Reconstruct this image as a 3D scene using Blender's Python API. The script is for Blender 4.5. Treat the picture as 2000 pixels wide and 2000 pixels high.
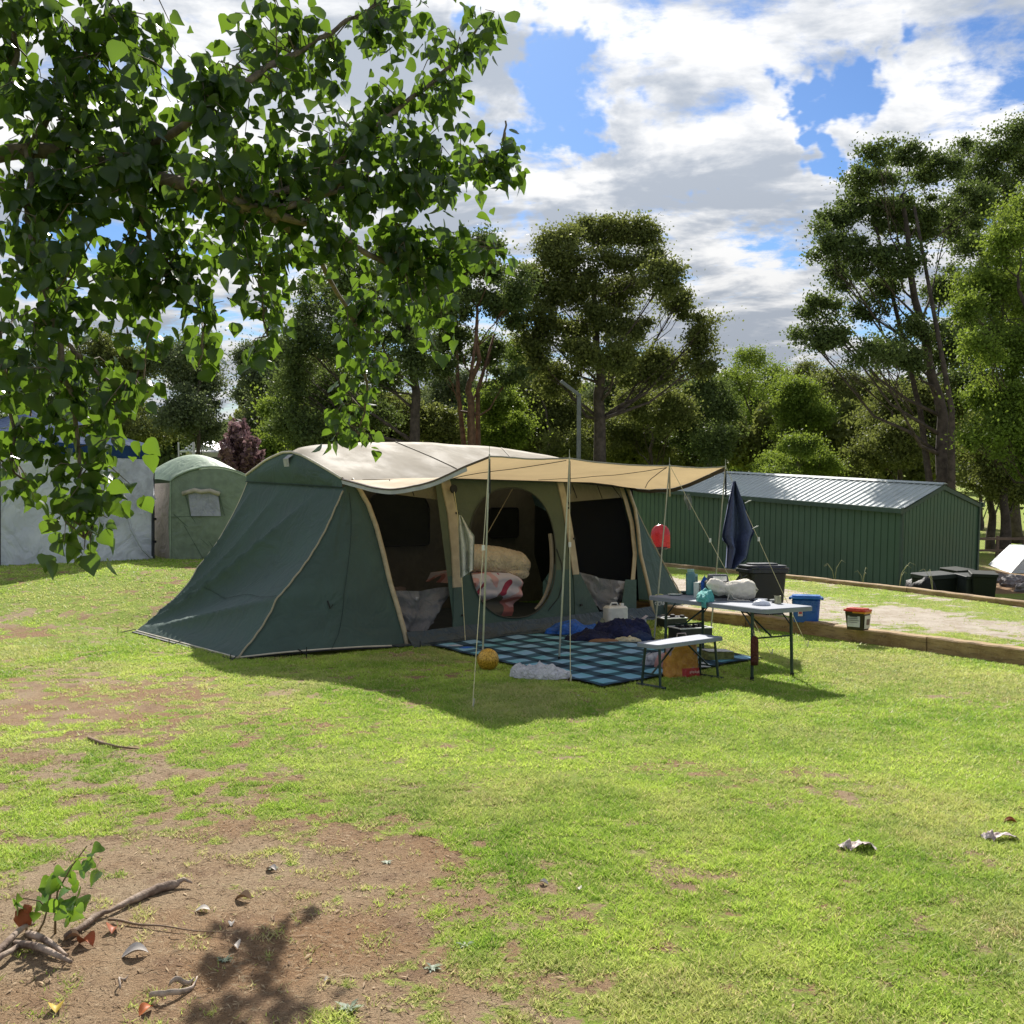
import bpy, math, random
import numpy as np
from mathutils import Vector, Matrix, noise as mnoise
for o in list(bpy.data.objects): bpy.data.objects.remove(o)
SC = bpy.context.scene
COL = SC.collection
R = math.radians
# ------------------------------------------------------------------ camera, sky, sun, exposure
TILT = R(-5.0)                     # the lawn falls away from the photographer by five degrees
M = Matrix.Rotation(TILT, 4, 'X')  # lawn frame -> world
EYE = 1.6; FP = 1963.0; YH = 998.0
cam_d = bpy.data.cameras.new('camera'); cam = bpy.data.objects.new('camera', cam_d); COL.objects.link(cam)
cam.location = M @ Vector((0, 0, EYE)); cam.rotation_euler = (R(90) + TILT, 0, 0)
cam_d.sensor_width = 36; cam_d.lens = 36 * FP / 2000; cam_d.clip_end = 3000; cam_d.clip_start = 0.05
SC.camera = cam
SUNL = Vector((-0.10, 2.86, 2.17)).normalized()      # towards the sun, lawn frame
SUNW = (M.to_3x3() @ SUNL).normalized()
sd = bpy.data.lights.new('sun', 'SUN'); sun = bpy.data.objects.new('sun', sd); COL.objects.link(sun)
sd.energy = 5.0; sd.angle = R(0.6); sd.color = (1.0, 0.95, 0.87)
sun.rotation_euler = SUNW.to_track_quat('Z', 'Y').to_euler(); sun.location = (0, 0, 30)
SC.view_settings.view_transform = 'Standard'; SC.view_settings.look = 'None'
SC.view_settings.gamma = 1; SC.view_settings.use_curve_mapping = False
SC.view_settings.exposure = 0.80
SC.render.engine = 'CYCLES'
SC.cycles.max_bounces = 8; SC.cycles.transparent_max_bounces = 24
SC.cycles.sample_clamp_indirect = 6

class NT:
    """tiny node-graph helper"""
    def __init__(s, tree): s.t = tree; s.n = tree.nodes; s.l = tree.links
    def __call__(s, typ, ins=None, **kw):
        n = s.n.new(typ)
        for k, v in kw.items(): setattr(n, k, v)
        for k, v in (ins or {}).items(): s.put(n, k, v)
        return n
    def put(s, n, k, v):
        if isinstance(v, bpy.types.NodeSocket): s.l.new(v, n.inputs[k])
        elif isinstance(v, bpy.types.Node): s.l.new(v.outputs[0], n.inputs[k])
        else: n.inputs[k].default_value = v
    def math(s, op, a, b=0.0, c=0.0, clamp=False):
        n = s.n.new('ShaderNodeMath'); n.operation = op; n.use_clamp = clamp
        s.put(n, 0, a); s.put(n, 1, b)
        if op in ('MULTIPLY_ADD',): s.put(n, 2, c)
        return n.outputs[0]
    def vm(s, op, a, b=(0, 0, 0), out=0):
        n = s.n.new('ShaderNodeVectorMath'); n.operation = op; s.put(n, 0, a)
        if op == 'SCALE': s.put(n, 'Scale', b)
        elif op not in ('LENGTH', 'NORMALIZE'): s.put(n, 1, b)
        return n.outputs[out]
    def mr(s, v, a, b, c=0.0, d=1.0, smooth=True):
        n = s.n.new('ShaderNodeMapRange'); n.interpolation_type = 'SMOOTHSTEP' if smooth else 'LINEAR'
        s.put(n, 0, v)
        for i, q in enumerate((a, b, c, d)): s.put(n, i + 1, q)
        return n.outputs[0]
    def mix(s, fac, a, b, blend='MIX'):
        n = s.n.new('ShaderNodeMix'); n.data_type = 'RGBA'; n.blend_type = blend
        s.put(n, 0, fac); s.put(n, 6, c4(a)); s.put(n, 7, c4(b)); return n.outputs[2]
    def noise(s, vec, scale, detail=4, rough=0.55, dist=0.0, out=0):
        n = s.n.new('ShaderNodeTexNoise')
        if vec is not None: s.put(n, 'Vector', vec)
        n.inputs['Scale'].default_value = scale; n.inputs['Detail'].default_value = detail
        n.inputs['Roughness'].default_value = rough; n.inputs['Distortion'].default_value = dist
        return n.outputs[out]
def c4(c):
    if isinstance(c, (tuple, list)) and len(c) == 3: return (*c, 1.0)
    return c
def raydir(px, py): return Vector(((px - 1000) / FP, 1.0, (YH - py) / FP))

def make_world():
    w = bpy.data.worlds.new('World'); SC.world = w; w.use_nodes = True
    w.node_tree.nodes.clear(); g = NT(w.node_tree)
    sky = g('ShaderNodeTexSky', sky_type='NISHITA', sun_disc=False)
    sky.sun_elevation = math.asin(SUNW.z); sky.sun_rotation = math.atan2(SUNW.x, SUNW.y)
    sky.air_density = 1.0; sky.dust_density = 0.4; sky.ozone_density = 2.5; sky.altitude = 200
    d = g.vm('NORMALIZE', g('ShaderNodeTexCoord').outputs['Generated'])
    sep = g('ShaderNodeSeparateXYZ', {0: d})
    zz = g.math('ADD', g.math('MAXIMUM', sep.outputs[2], 0.0), 0.13)
    uv = g('ShaderNodeCombineXYZ', {0: g.math('DIVIDE', sep.outputs[0], zz), 1: g.math('DIVIDE', sep.outputs[1], zz), 2: 3.7})
    n1 = g.noise(uv.outputs[0], 1.7, 14, 0.62, 0.35)
    uv2 = g.vm('ADD', uv.outputs[0], (0.0, -0.16, 0.0))
    n2 = g.noise(uv2, 1.7, 9, 0.56, 0.35)
    big = g.noise(uv.outputs[0], 0.45, 2, 0.5)
    cov = g.math('ADD', n1, g.math('MULTIPLY', g.math('SUBTRACT', big, 0.5), 0.25))
    fine = g.noise(uv.outputs[0], 8.0, 8, 0.62, 0.3)
    cov = g.math('ADD', cov, g.math('MULTIPLY', g.math('SUBTRACT', fine, 0.5), 0.30))
    wv = g.vm('SCALE', g.vm('SUBTRACT', g.noise(d, 7.0, 5, 0.65, 0.0, out=1), (0.5, 0.5, 0.5)), 0.34)
    dw = g.vm('ADD', d, wv)
    for px, py, r, amt in HOLES:
        v = (M.to_3x3() @ raydir(px, py)).normalized()
        dist = g.vm('LENGTH', g.vm('SUBTRACT', dw, tuple(v)), out=1)
        cov = g.math('ADD', cov, g.mr(dist, 0.0, r, -amt, 0.0))
    mask = g.mr(cov, 0.375, 0.53)
    thick = g.mr(g.math('ADD', g.math('ADD', g.math('MULTIPLY', n2, 0.5), g.math('MULTIPLY', cov, 0.5)), g.math('MULTIPLY', g.math('SUBTRACT', n2, n1), 0.8)), 0.40, 0.62)
    # brighter towards the sun, greyer in the deep cloud
    ds = g.vm('LENGTH', g.vm('SUBTRACT', d, tuple(SUNW)), out=1)
    glow = g.mr(ds, 0.25, 1.3, 1.22, 0.94)
    low = g.mr(sep.outputs[2], 0.02, 0.30, 0.78, 1.0)
    cc = g.mix(thick, (1.0, 1.0, 1.0), (0.46, 0.51, 0.59))
    cc = g.vm('SCALE', cc, g.math('MULTIPLY', g.math('MULTIPLY', glow, low), CLOUD))
    skyc = g.mix(1.0, sky.outputs[0], SKYTINT, 'MULTIPLY')
    col = g.mix(mask, skyc, cc)
    bg = g('ShaderNodeBackground', {0: col}); bg.inputs[1].default_value = 0.1
    out = g('ShaderNodeOutputWorld'); g.l.new(bg.outputs[0], out.inputs[0])
HOLES = [(1040, 90, 0.09, 0.17), (1120, 240, 0.065, 0.19), (985, 20, 0.07, 0.17), (1230, 170, 0.04, 0.10), (960, 230, 0.05, 0.10), (1660, 215, 0.065, 0.26), (1610, 270, 0.05, 0.16),
         (1420, 425, 0.03, 0.10), (1300, 180, 0.05, 0.10), (1900, 140, 0.04, 0.06), (1040, 460, 0.035, 0.10), (250, 320, 0.04, 0.12),
         (1400, 130, 0.13, -0.12), (1200, 350, 0.14, -0.13), (1800, 60, 0.14, -0.10), (600, 200, 0.3, -0.08), (1450, 560, 0.14, -0.10)]
CLOUD = 5.3; SKYTINT = (0.28, 0.40, 0.58)
make_world()

# ------------------------------------------------------------------ geometry helpers
CAMP = Vector((0, 0, EYE))
def at(px, py, Y): return CAMP + raydir(px, py) * Y
def gr(px, py, h=0.0):
    Y = (EYE - h) * FP / (py - YH); return CAMP + raydir(px, py) * Y
def I(): return Matrix.Identity(4)
def lawn(loc, rz=0.0): return M @ Matrix.Translation(Vector(loc)) @ Matrix.Rotation(rz, 4, 'Z')
def upright(loc, rz=0.0): return Matrix.Translation(M @ Vector(loc)) @ Matrix.Rotation(rz, 4, 'Z')
def loc_of(frame, p): return frame.inverted() @ (M @ Vector(p))     # lawn point -> local point of a frame
def fbm(v, oct=4): return mnoise.fractal(Vector(v), 0.9, 2.1, oct)

def tag(o, label=None, cat=None, group=None, kind=None):
    if label: o['label'] = label
    if cat: o['category'] = cat
    if group: o['group'] = group
    if kind: o['kind'] = kind
    return o
def thing(name, frame, label, cat, group=None):
    o = bpy.data.objects.new(name, None); COL.objects.link(o); o.empty_display_size = 0.2
    o.matrix_world = frame; return tag(o, label, cat, group)
def link(name, me, mat, parent=None, frame=None):
    o = bpy.data.objects.new(name, me); COL.objects.link(o)
    if mat is not None: me.materials.append(mat)
    if parent is not None: o.parent = parent
    elif frame is not None: o.matrix_world = frame
    return o
class MB:
    def __init__(s): s.v = []; s.f = []; s.uv = None
    def add(s, vs, fs):
        b = len(s.v); s.v += [tuple(p) for p in vs]; s.f += [tuple(b + i for i in f) for f in fs]; return s
    def box(s, c, size, rot=None, taper=1.0):
        c = Vector(c); hx, hy, hz = [q / 2 for q in size]
        vs = []
        for z in (-1, 1):
            k = taper if z < 0 else 1.0
            for x, y in ((-1, -1), (1, -1), (1, 1), (-1, 1)):
                p = Vector((x * hx * k, y * hy * k, z * hz))
                if rot is not None: p = rot @ p
                vs.append(c + p)
        return s.add(vs, [(0, 3, 2, 1), (4, 5, 6, 7), (0, 1, 5, 4), (1, 2, 6, 5), (2, 3, 7, 6), (3, 0, 4, 7)])
    def rbox(s, c, size, r=0.02, rot=None, n=4, taper=1.0):
        """box with rounded vertical corners and a small top bevel; taper = bottom / top"""
        c = Vector(c); hx, hy, hz = [q / 2 for q in size]; rings = []
        bz = min(r * 0.5, hz * 0.3)
        for z, ins, k in ((-hz, 0, taper), (hz - bz, 0, 1.0), (hz, bz, 1.0)):
            ring = []
            for (sx, sy, a0) in ((1, 1, 0), (-1, 1, 90), (-1, -1, 180), (1, -1, 270)):
                for i in range(n + 1):
                    a = R(a0 + 90 * i / n)
                    p = Vector((sx * (hx - r) + (r - ins) * math.cos(a), sy * (hy - r) + (r - ins) * math.sin(a), 0)) * k
                    p.z = z
                    if rot is not None: p = rot @ p
                    ring.append(c + p)
            rings.append(ring)
        m = len(rings[0]); vs = [p for q in rings for p in q]; fs = []
        for k in range(len(rings) - 1):
            for i in range(m): fs.append((k * m + i, k * m + (i + 1) % m, (k + 1) * m + (i + 1) % m, (k + 1) * m + i))
        fs.append(tuple(range(m - 1, -1, -1))); fs.append(tuple((len(rings) - 1) * m + i for i in range(m)))
        return s.add(vs, fs)
    def tube(s, pts, r, n=6, cap=True):
        pts = [Vector(p) for p in pts]; k = len(pts)
        rs = r if isinstance(r, (list, tuple)) else [r] * k
        up = Vector((0, 0, 1)); vs = []; prev = None
        for i, p in enumerate(pts):
            t = (pts[min(i + 1, k - 1)] - pts[max(i - 1, 0)])
            if t.length < 1e-9: t = Vector((0, 0, 1))
            t.normalize()
            if prev is None:
                a = t.orthogonal().normalized()
            else:
                a = prev - t * prev.dot(t)
                a = a.normalized() if a.length > 1e-6 else t.orthogonal().normalized()
            prev = a; b = t.cross(a)
            for j in range(n):
                q = 2 * math.pi * j / n; vs.append(p + (a * math.cos(q) + b * math.sin(q)) * rs[i])
        fs = []
        for i in range(k - 1):
            for j in range(n):
                fs.append((i * n + j, i * n + (j + 1) % n, (i + 1) * n + (j + 1) % n, (i + 1) * n + j))
        if cap: fs.append(tuple(range(n - 1, -1, -1))); fs.append(tuple((k - 1) * n + j for j in range(n)))
        return s.add(vs, fs)
    def strap(s, pts, w, side, th=0.012):
        """flat band along pts; side = width direction"""
        pts = [Vector(p) for p in pts]; side = Vector(side).normalized(); vs = []
        for i, p in enumerate(pts):
            t = (pts[min(i + 1, len(pts) - 1)] - pts[max(i - 1, 0)]).normalized(); nrm = t.cross(side).normalized()
            vs += [p - side * w / 2 - nrm * th / 2, p + side * w / 2 - nrm * th / 2, p + side * w / 2 + nrm * th / 2, p - side * w / 2 + nrm * th / 2]
        fs = []
        for i in range(len(pts) - 1):
            for j in range(4): fs.append((i * 4 + j, i * 4 + (j + 1) % 4, (i + 1) * 4 + (j + 1) % 4, (i + 1) * 4 + j))
        e = (len(pts) - 1) * 4; fs += [(3, 2, 1, 0), (e, e + 1, e + 2, e + 3)]
        return s.add(vs, fs)
    def lathe(s, prof, c=(0, 0, 0), n=20, rot=None, sx=1.0, sy=1.0):
        c = Vector(c); vs = []; fs = []; k = len(prof)
        for r_, z in prof:
            for j in range(n):
                a = 2 * math.pi * j / n; p = Vector((r_ * sx * math.cos(a), r_ * sy * math.sin(a), z))
                if rot is not None: p = rot @ p
                vs.append(c + p)
        for i in range(k - 1):
            for j in range(n): fs.append((i * n + j, i * n + (j + 1) % n, (i + 1) * n + (j + 1) % n, (i + 1) * n + j))
        fs.append(tuple(range(n - 1, -1, -1))); fs.append(tuple((k - 1) * n + j for j in range(n)))
        return s.add(vs, fs)
    def grid(s, fn, nu, nv):
        b = len(s.v)
        for j in range(nv + 1):
            for i in range(nu + 1): s.v.append(tuple(fn(i / nu, j / nv)))
        for j in range(nv):
            for i in range(nu):
                a = b + j * (nu + 1) + i; s.f.append((a, a + 1, a + nu + 2, a + nu + 1))
        return s
    def prism(s, outline, ext):
        """closed outline (3D points) extruded by vector ext"""
        ext = Vector(ext); n = len(outline); vs = [Vector(p) for p in outline]; vs += [p + ext for p in vs[:n]]
        fs = [tuple(range(n - 1, -1, -1)), tuple(range(n, 2 * n))]
        for i in range(n): fs.append((i, (i + 1) % n, n + (i + 1) % n, n + i))
        return s.add(vs, fs)
    def ell(s, c, rad, nu=16, nv=10, rot=None, nz=0.0, seed=0):
        c = Vector(c)
        def fn(u, v):
            a = 2 * math.pi * u; b = math.pi * (v - 0.5)
            d = Vector((math.cos(a) * math.cos(b), math.sin(a) * math.cos(b), math.sin(b)))
            k = 1 + (nz * fbm(d * 1.7 + Vector((seed * 3.1, seed, 0)), 3) if nz else 0)
            p = Vector((d.x * rad[0], d.y * rad[1], d.z * rad[2])) * k
            if rot is not None: p = rot @ p
            return c + p
        return s.grid(fn, nu, nv)
    def lump(s, c, rx, ry, h, seed=0, rz=0.0, n=22, wr=0.5, fr=3.0, flat=0.5):
        """crumpled cloth heap lying on the plane z = c.z"""
        c = Vector(c); ca, sa = math.cos(rz), math.sin(rz)
        def fn(u, v):
            a = 2 * math.pi * u; r_ = v
            edge = 1 + 0.28 * fbm((math.cos(a) * 1.3 + seed * 7.7, math.sin(a) * 1.3, seed), 3)
            x = math.cos(a) * rx * r_ * edge; y = math.sin(a) * ry * r_ * edge
            env = max(0.0, 1 - r_ ** 2.6) ** flat; mx = max(rx, ry)
            q = fbm((x * fr * .5 / mx + seed * 5.3, y * fr * .5 / mx, seed * 2.0), 2)
            rd = 1 - min(1, abs(fbm((x * fr * .75 / mx + seed, y * fr * 1.1 / mx + 9, 4.0), 2)) * 3.0)
            z = h * env * max(.3, .70 + wr * .55 * q + wr * .16 * (rd - .4))
            x += .10 * rx * fbm((x * 9, y * 9, seed + 3), 2); y += .10 * ry * fbm((x * 9 + 5, y * 9, seed + 7), 2)
            return c + Vector((x * ca - y * sa, x * sa + y * ca, max(z, 0.002)))
        return s.grid(fn, n * 2, n)
    def build(s, name, mat, parent=None, frame=None, smooth=False, uv=None):
        me = bpy.data.meshes.new(name); me.from_pydata([tuple(p) for p in s.v], [], s.f)
        if smooth: me.polygons.foreach_set('use_smooth', [True] * len(me.polygons))
        if uv is not None:
            l = me.uv_layers.new(name='UVMap')
            for lp in me.loops: l.data[lp.index].uv = uv[lp.vertex_index]
        me.update()
        return link(name, me, mat, parent, frame)

# ------------------------------------------------------------------ materials
MATS = {}
def pmat(name, col, rough=0.7, spec=0.3, metal=0.0, var=0.12, vscale=6.0, bump=0.0, bscale=60.0, coords='Object', trans=0.0, sheen=0.0, col2=None, alpha=None, dirt=0.0, wrink=0.0, wscale=4.0):
    """procedural material: base colour with soft noise variation, optional bump, wrinkles, translucency"""
    if name in MATS: return MATS[name]
    m = bpy.data.materials.new(name); m.use_nodes = True; m.node_tree.nodes.clear(); g = NT(m.node_tree)
    tc = g('ShaderNodeTexCoord').outputs[coords]
    n = g.noise(tc, vscale, 5, 0.6)
    c = c4(col); dk = tuple(q * (1 - var) for q in c[:3]); lt = tuple(min(1, q * (1 + var)) for q in c[:3])
    if col2 is not None: dk = col2
    cc = g.mix(g.mr(n, 0.35, 0.65), dk, lt)
    if dirt:
        dn = g.noise(tc, vscale * 0.6, 8, 0.7, 0.6)
        cc = g.mix(g.math('MULTIPLY', g.mr(dn, 0.5, 0.72), dirt), cc, (0.16, 0.12, 0.08))
    b = g('ShaderNodeBsdfPrincipled', {'Base Color': cc, 'Roughness': rough, 'Metallic': metal})
    b.inputs['Specular IOR Level'].default_value = spec
    rn = g.mr(n, 0.3, 0.7, max(0.0, rough - 0.07), min(1, rough + 0.07)); g.put(b, 'Roughness', rn)
    if sheen: b.inputs['Sheen Weight'].default_value = sheen
    last = None
    if bump:
        bn = g('ShaderNodeBump', {'Height': g.noise(tc, bscale, 4, 0.6), 'Strength': bump, 'Distance': 0.01}); last = bn.outputs[0]
    if wrink:
        wn = g('ShaderNodeBump', {'Height': g.noise(tc, wscale, 3, 0.5, 1.6), 'Strength': wrink, 'Distance': 0.06})
        if last is not None: g.l.new(last, wn.inputs['Normal'])
        last = wn.outputs[0]
    if last is not None: g.put(b, 'Normal', last)
    sh = b.outputs[0]
    if trans:
        t = g('ShaderNodeBsdfTranslucent', {0: cc})
        if last is not None: g.put(t, 'Normal', last)
        sh = g('ShaderNodeMixShader', {0: trans, 1: sh, 2: t.outputs[0]}).outputs[0]
    if alpha is not None:
        tr = g('ShaderNodeBsdfTransparent'); sh = g('ShaderNodeMixShader', {0: alpha, 1: tr.outputs[0], 2: sh}).outputs[0]
    o = g('ShaderNodeOutputMaterial', {0: sh}); MATS[name] = m; return m

def leafmat(name, c_dark, c_light, trans=0.45, tcol=None, gloss=0.35, spec=0.4):
    if name in MATS: return MATS[name]
    m = bpy.data.materials.new(name); m.use_nodes = True; m.node_tree.nodes.clear(); g = NT(m.node_tree)
    at_ = g('ShaderNodeAttribute', attribute_name='tint')
    cc = g.mix(at_.outputs['Fac'], c_dark, c_light)
    b = g('ShaderNodeBsdfPrincipled', {'Base Color': cc, 'Roughness': gloss}); b.inputs['Specular IOR Level'].default_value = spec
    tcx = g.mix(0.6, cc, tcol) if tcol else cc
    t = g('ShaderNodeBsdfTranslucent', {0: tcx})
    sh = g('ShaderNodeMixShader', {0: trans, 1: b.outputs[0], 2: t.outputs[0]})
    g('ShaderNodeOutputMaterial', {0: sh.outputs[0]}); MATS[name] = m; return m

def np_mesh(name, V, n_per, tint=None, smooth=False, extra=None, faces=None):
    """V: (N, n_per, 3) separate polygons"""
    N = V.shape[0]; me = bpy.data.meshes.new(name)
    if faces is None:
        me.vertices.add(N * n_per); me.vertices.foreach_set('co', V.reshape(-1).astype(np.float32))
        me.loops.add(N * n_per); me.loops.foreach_set('vertex_index', np.arange(N * n_per, dtype=np.int32))
        me.polygons.add(N); me.polygons.foreach_set('loop_start', np.arange(0, N * n_per, n_per, dtype=np.int32))
        try: me.polygons.foreach_set('loop_total', np.full(N, n_per, dtype=np.int32))
        except Exception: pass
    else:   # template faces (list of equal-length tuples) repeated on each set of n_per vertices
        fa = np.array(faces, dtype=np.int32); k = fa.shape[1]
        me.vertices.add(N * n_per); me.vertices.foreach_set('co', V.reshape(-1).astype(np.float32))
        idx = (np.arange(N, dtype=np.int32)[:, None, None] * n_per + fa[None]).reshape(-1)
        me.loops.add(len(idx)); me.loops.foreach_set('vertex_index', idx)
        me.polygons.add(len(idx) // k); me.polygons.foreach_set('loop_start', np.arange(0, len(idx), k, dtype=np.int32))
        try: me.polygons.foreach_set('loop_total', np.full(len(idx) // k, k, dtype=np.int32))
        except Exception: pass
    if tint is not None:
        a = me.attributes.new('tint', 'FLOAT', 'POINT'); a.data.foreach_set('value', np.repeat(tint, n_per).astype(np.float32))
    for k_, arr in (extra or {}).items():
        a = me.attributes.new(k_, 'FLOAT', 'POINT'); a.data.foreach_set('value', np.repeat(arr, n_per).astype(np.float32))
    me.update(calc_edges=True); me.validate()
    return me

# numpy value noise (for ground cover and terrain)
def _h(ix, iy, seed):
    n = (ix * 374761393 + iy * 668265263 + seed * 974711) & 0xFFFFFFFF
    n = ((n ^ (n >> 13)) * 1274126177) & 0xFFFFFFFF
    return ((n ^ (n >> 16)) & 0xFFFF) / 65535.0
def vnoise(x, y, seed=0):
    ix = np.floor(x).astype(np.int64); iy = np.floor(y).astype(np.int64); fx = x - ix; fy = y - iy
    fx = fx * fx * (3 - 2 * fx); fy = fy * fy * (3 - 2 * fy)
    a = _h(ix, iy, seed); b = _h(ix + 1, iy, seed); c = _h(ix, iy + 1, seed); d = _h(ix + 1, iy + 1, seed)
    return (a * (1 - fx) + b * fx) * (1 - fy) + (c * (1 - fx) + d * fx) * fy
def nfbm(x, y, sc, octv=4, seed=0, gain=0.5):
    t = 0; amp = 1; tot = 0
    for o in range(octv):
        t = t + amp * vnoise(x * sc + 17.3 * o, y * sc - 9.1 * o, seed + o); tot += amp; amp *= gain; sc *= 2.03
    return t / tot
def sst(a, b, x):
    t = np.clip((x - a) / (b - a), 0, 1); return t * t * (3 - 2 * t)

# ------------------------------------------------------------------ terrain
WY = np.array([8.2, 10.58, 12.3, 14.68, 15.1, 17.6, 26, 40]); WX = np.array([6.6, 5.39, 4.44, 2.94, 2.62, 1.2, -3.0, -9])
FY = np.array([6, 12.0, 15.45, 18.7, 27.2, 31.0, 40]); FX = np.array([10.2, 8.65, 7.87, 7.2, 4.15, 2.6, -1.5])
TENT_O = Vector((-1.249, 11.9, 0)); TU = Vector((0.7253, 0.6884, 0)); TV = Vector((-0.6884, 0.7253, 0))
def terr(x, y):
    x = np.asarray(x, float); y = np.asarray(y, float)
    left = 0.66 * sst(12.5, 18.5, y + 0.25 * np.clip(-x - 5, -3, 4)) * sst(2, -3, x) + 0.06 * np.clip(y - 20, 0, None) * sst(2, -3, x)
    la = (x - TENT_O.x) * TU.x + (y - TENT_O.y) * TU.y; lb = (x - TENT_O.x) * TV.x + (y - TENT_O.y) * TV.y
    left = left * (1 - sst(-2.6, -1.8, la) * sst(6.6, 5.8, la) * sst(4.8, 4.0, lb))
    dn = (x - np.interp(y, WY, WX)) * 0.86
    df = (x - np.interp(y, FY, FX)) * 0.95
    pad = 0.14 * sst(0.0, 0.12, dn)
    drop = sst(0.1, 3.2, df) * 0.74
    right = pad - drop + 0.05 * np.clip(y - 27, 0, None)
    wr = sst(-0.02, 0.1, dn)
    z = left * (1 - wr) + right * wr
    z = z + 0.03 * (nfbm(x, y, 0.5, 3, 5) - 0.5) + 0.012 * (nfbm(x, y, 4.0, 3, 9) - 0.5)
    z = z + 0.03 * np.exp(-(((x + 1.5) / 0.9) ** 2 + ((y - 3.4) / 0.9) ** 2))
    return z - 0.0
def terr1(x, y): return float(terr(np.array([x]), np.array([y]))[0])
DIRT = [  # px, py, rx px, ry px, strength  (bare earth patches)
    (560, 1760, 340, 125, 0.84), (180, 1900, 330, 130, 0.84), (330, 1690, 170, 60, .55), (90, 1410, 260, 65, 0.78), (30, 1360, 120, 50, 0.5),
    (380, 1590, 190, 60, 0.40), (760, 1690, 170, 55, 0.55), (1060, 1970, 110, 45, 0.6), (40, 1240, 90, 18, 0.5), (480, 1500, 160, 40, 0.25),
    (860, 1800, 200, 60, 0.35), (1210, 1690, 110, 30, 0.3), (950, 1960, 160, 60, 0.3), (130, 1560, 200, 60, 0.35), (60, 1780, 200, 90, .5), (1620, 1540, 60, 20, .25), (420, 1930, 240, 100, .55)]
def coverage(x, y):
    """0 bare .. 1 full grass"""
    s = np.zeros_like(x)
    for px, py, rx, ry, a in DIRT:
        c = gr(px, py); RX = rx * c.y / FP; RY = ry * c.y ** 2 / (FP * EYE)
        q = ((x - c.x) / RX) ** 2 + ((y - c.y) / RY) ** 2
        s = s + a * np.exp(-q * 0.62)
    n = nfbm(x, y, 1.6, 5, 3, 0.6); n2 = nfbm(x, y, 7.0, 3, 21)
    side = sst(1.0, -3.5, x) * 0.12
    n3 = nfbm(x, y, 0.55, 3, 33); n5 = nfbm(x, y, 22.0, 2, 44)
    lf = 1.0 + 0.7 * sst(1.5, -1.5, x)
    v = 0.98 - s * 0.95 - side + (n - 0.5) * 1.25 + (n2 - 0.5) * 1.25 * lf + (n3 - 0.5) * 0.5 + (n5 - 0.5) * 0.75 + 0.08 * sst(0, 3, x)
    # the upper pad: sandy with grass in bands
    dn = (x - np.interp(y, WY, WX)) * 0.86; df = (x - np.interp(y, FY, FX)) * 0.95
    w = np.clip(dn / np.maximum(dn - df, 0.1), 0, 1)
    band = 0.35 + 0.75 * np.exp(-((w - 0.80) / 0.20) ** 2) + 0.15 * np.exp(-((w - 0.1) / 0.1) ** 2) - 0.45 * np.exp(-((w - 0.5) / 0.2) ** 2)
    pv = band + (n - 0.5) * 2.2 + (n2 - 0.5) * 1.6 + 0.25 * sst(19, 24, y)
    inpad = (dn > 0.05) & (df < 0.1)
    v = np.where(inpad, pv, v)
    beyond = df >= 0.1
    v = np.where(beyond, 0.75 + (n - 0.5) * 1.2, v)
    v = np.where(beyond & (y > 27), 0.1 + 0.55 * sst(31, 35, y) + (n - 0.5) * 1.0, v)
    return np.clip(v, 0, 1), inpad.astype(float)
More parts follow.
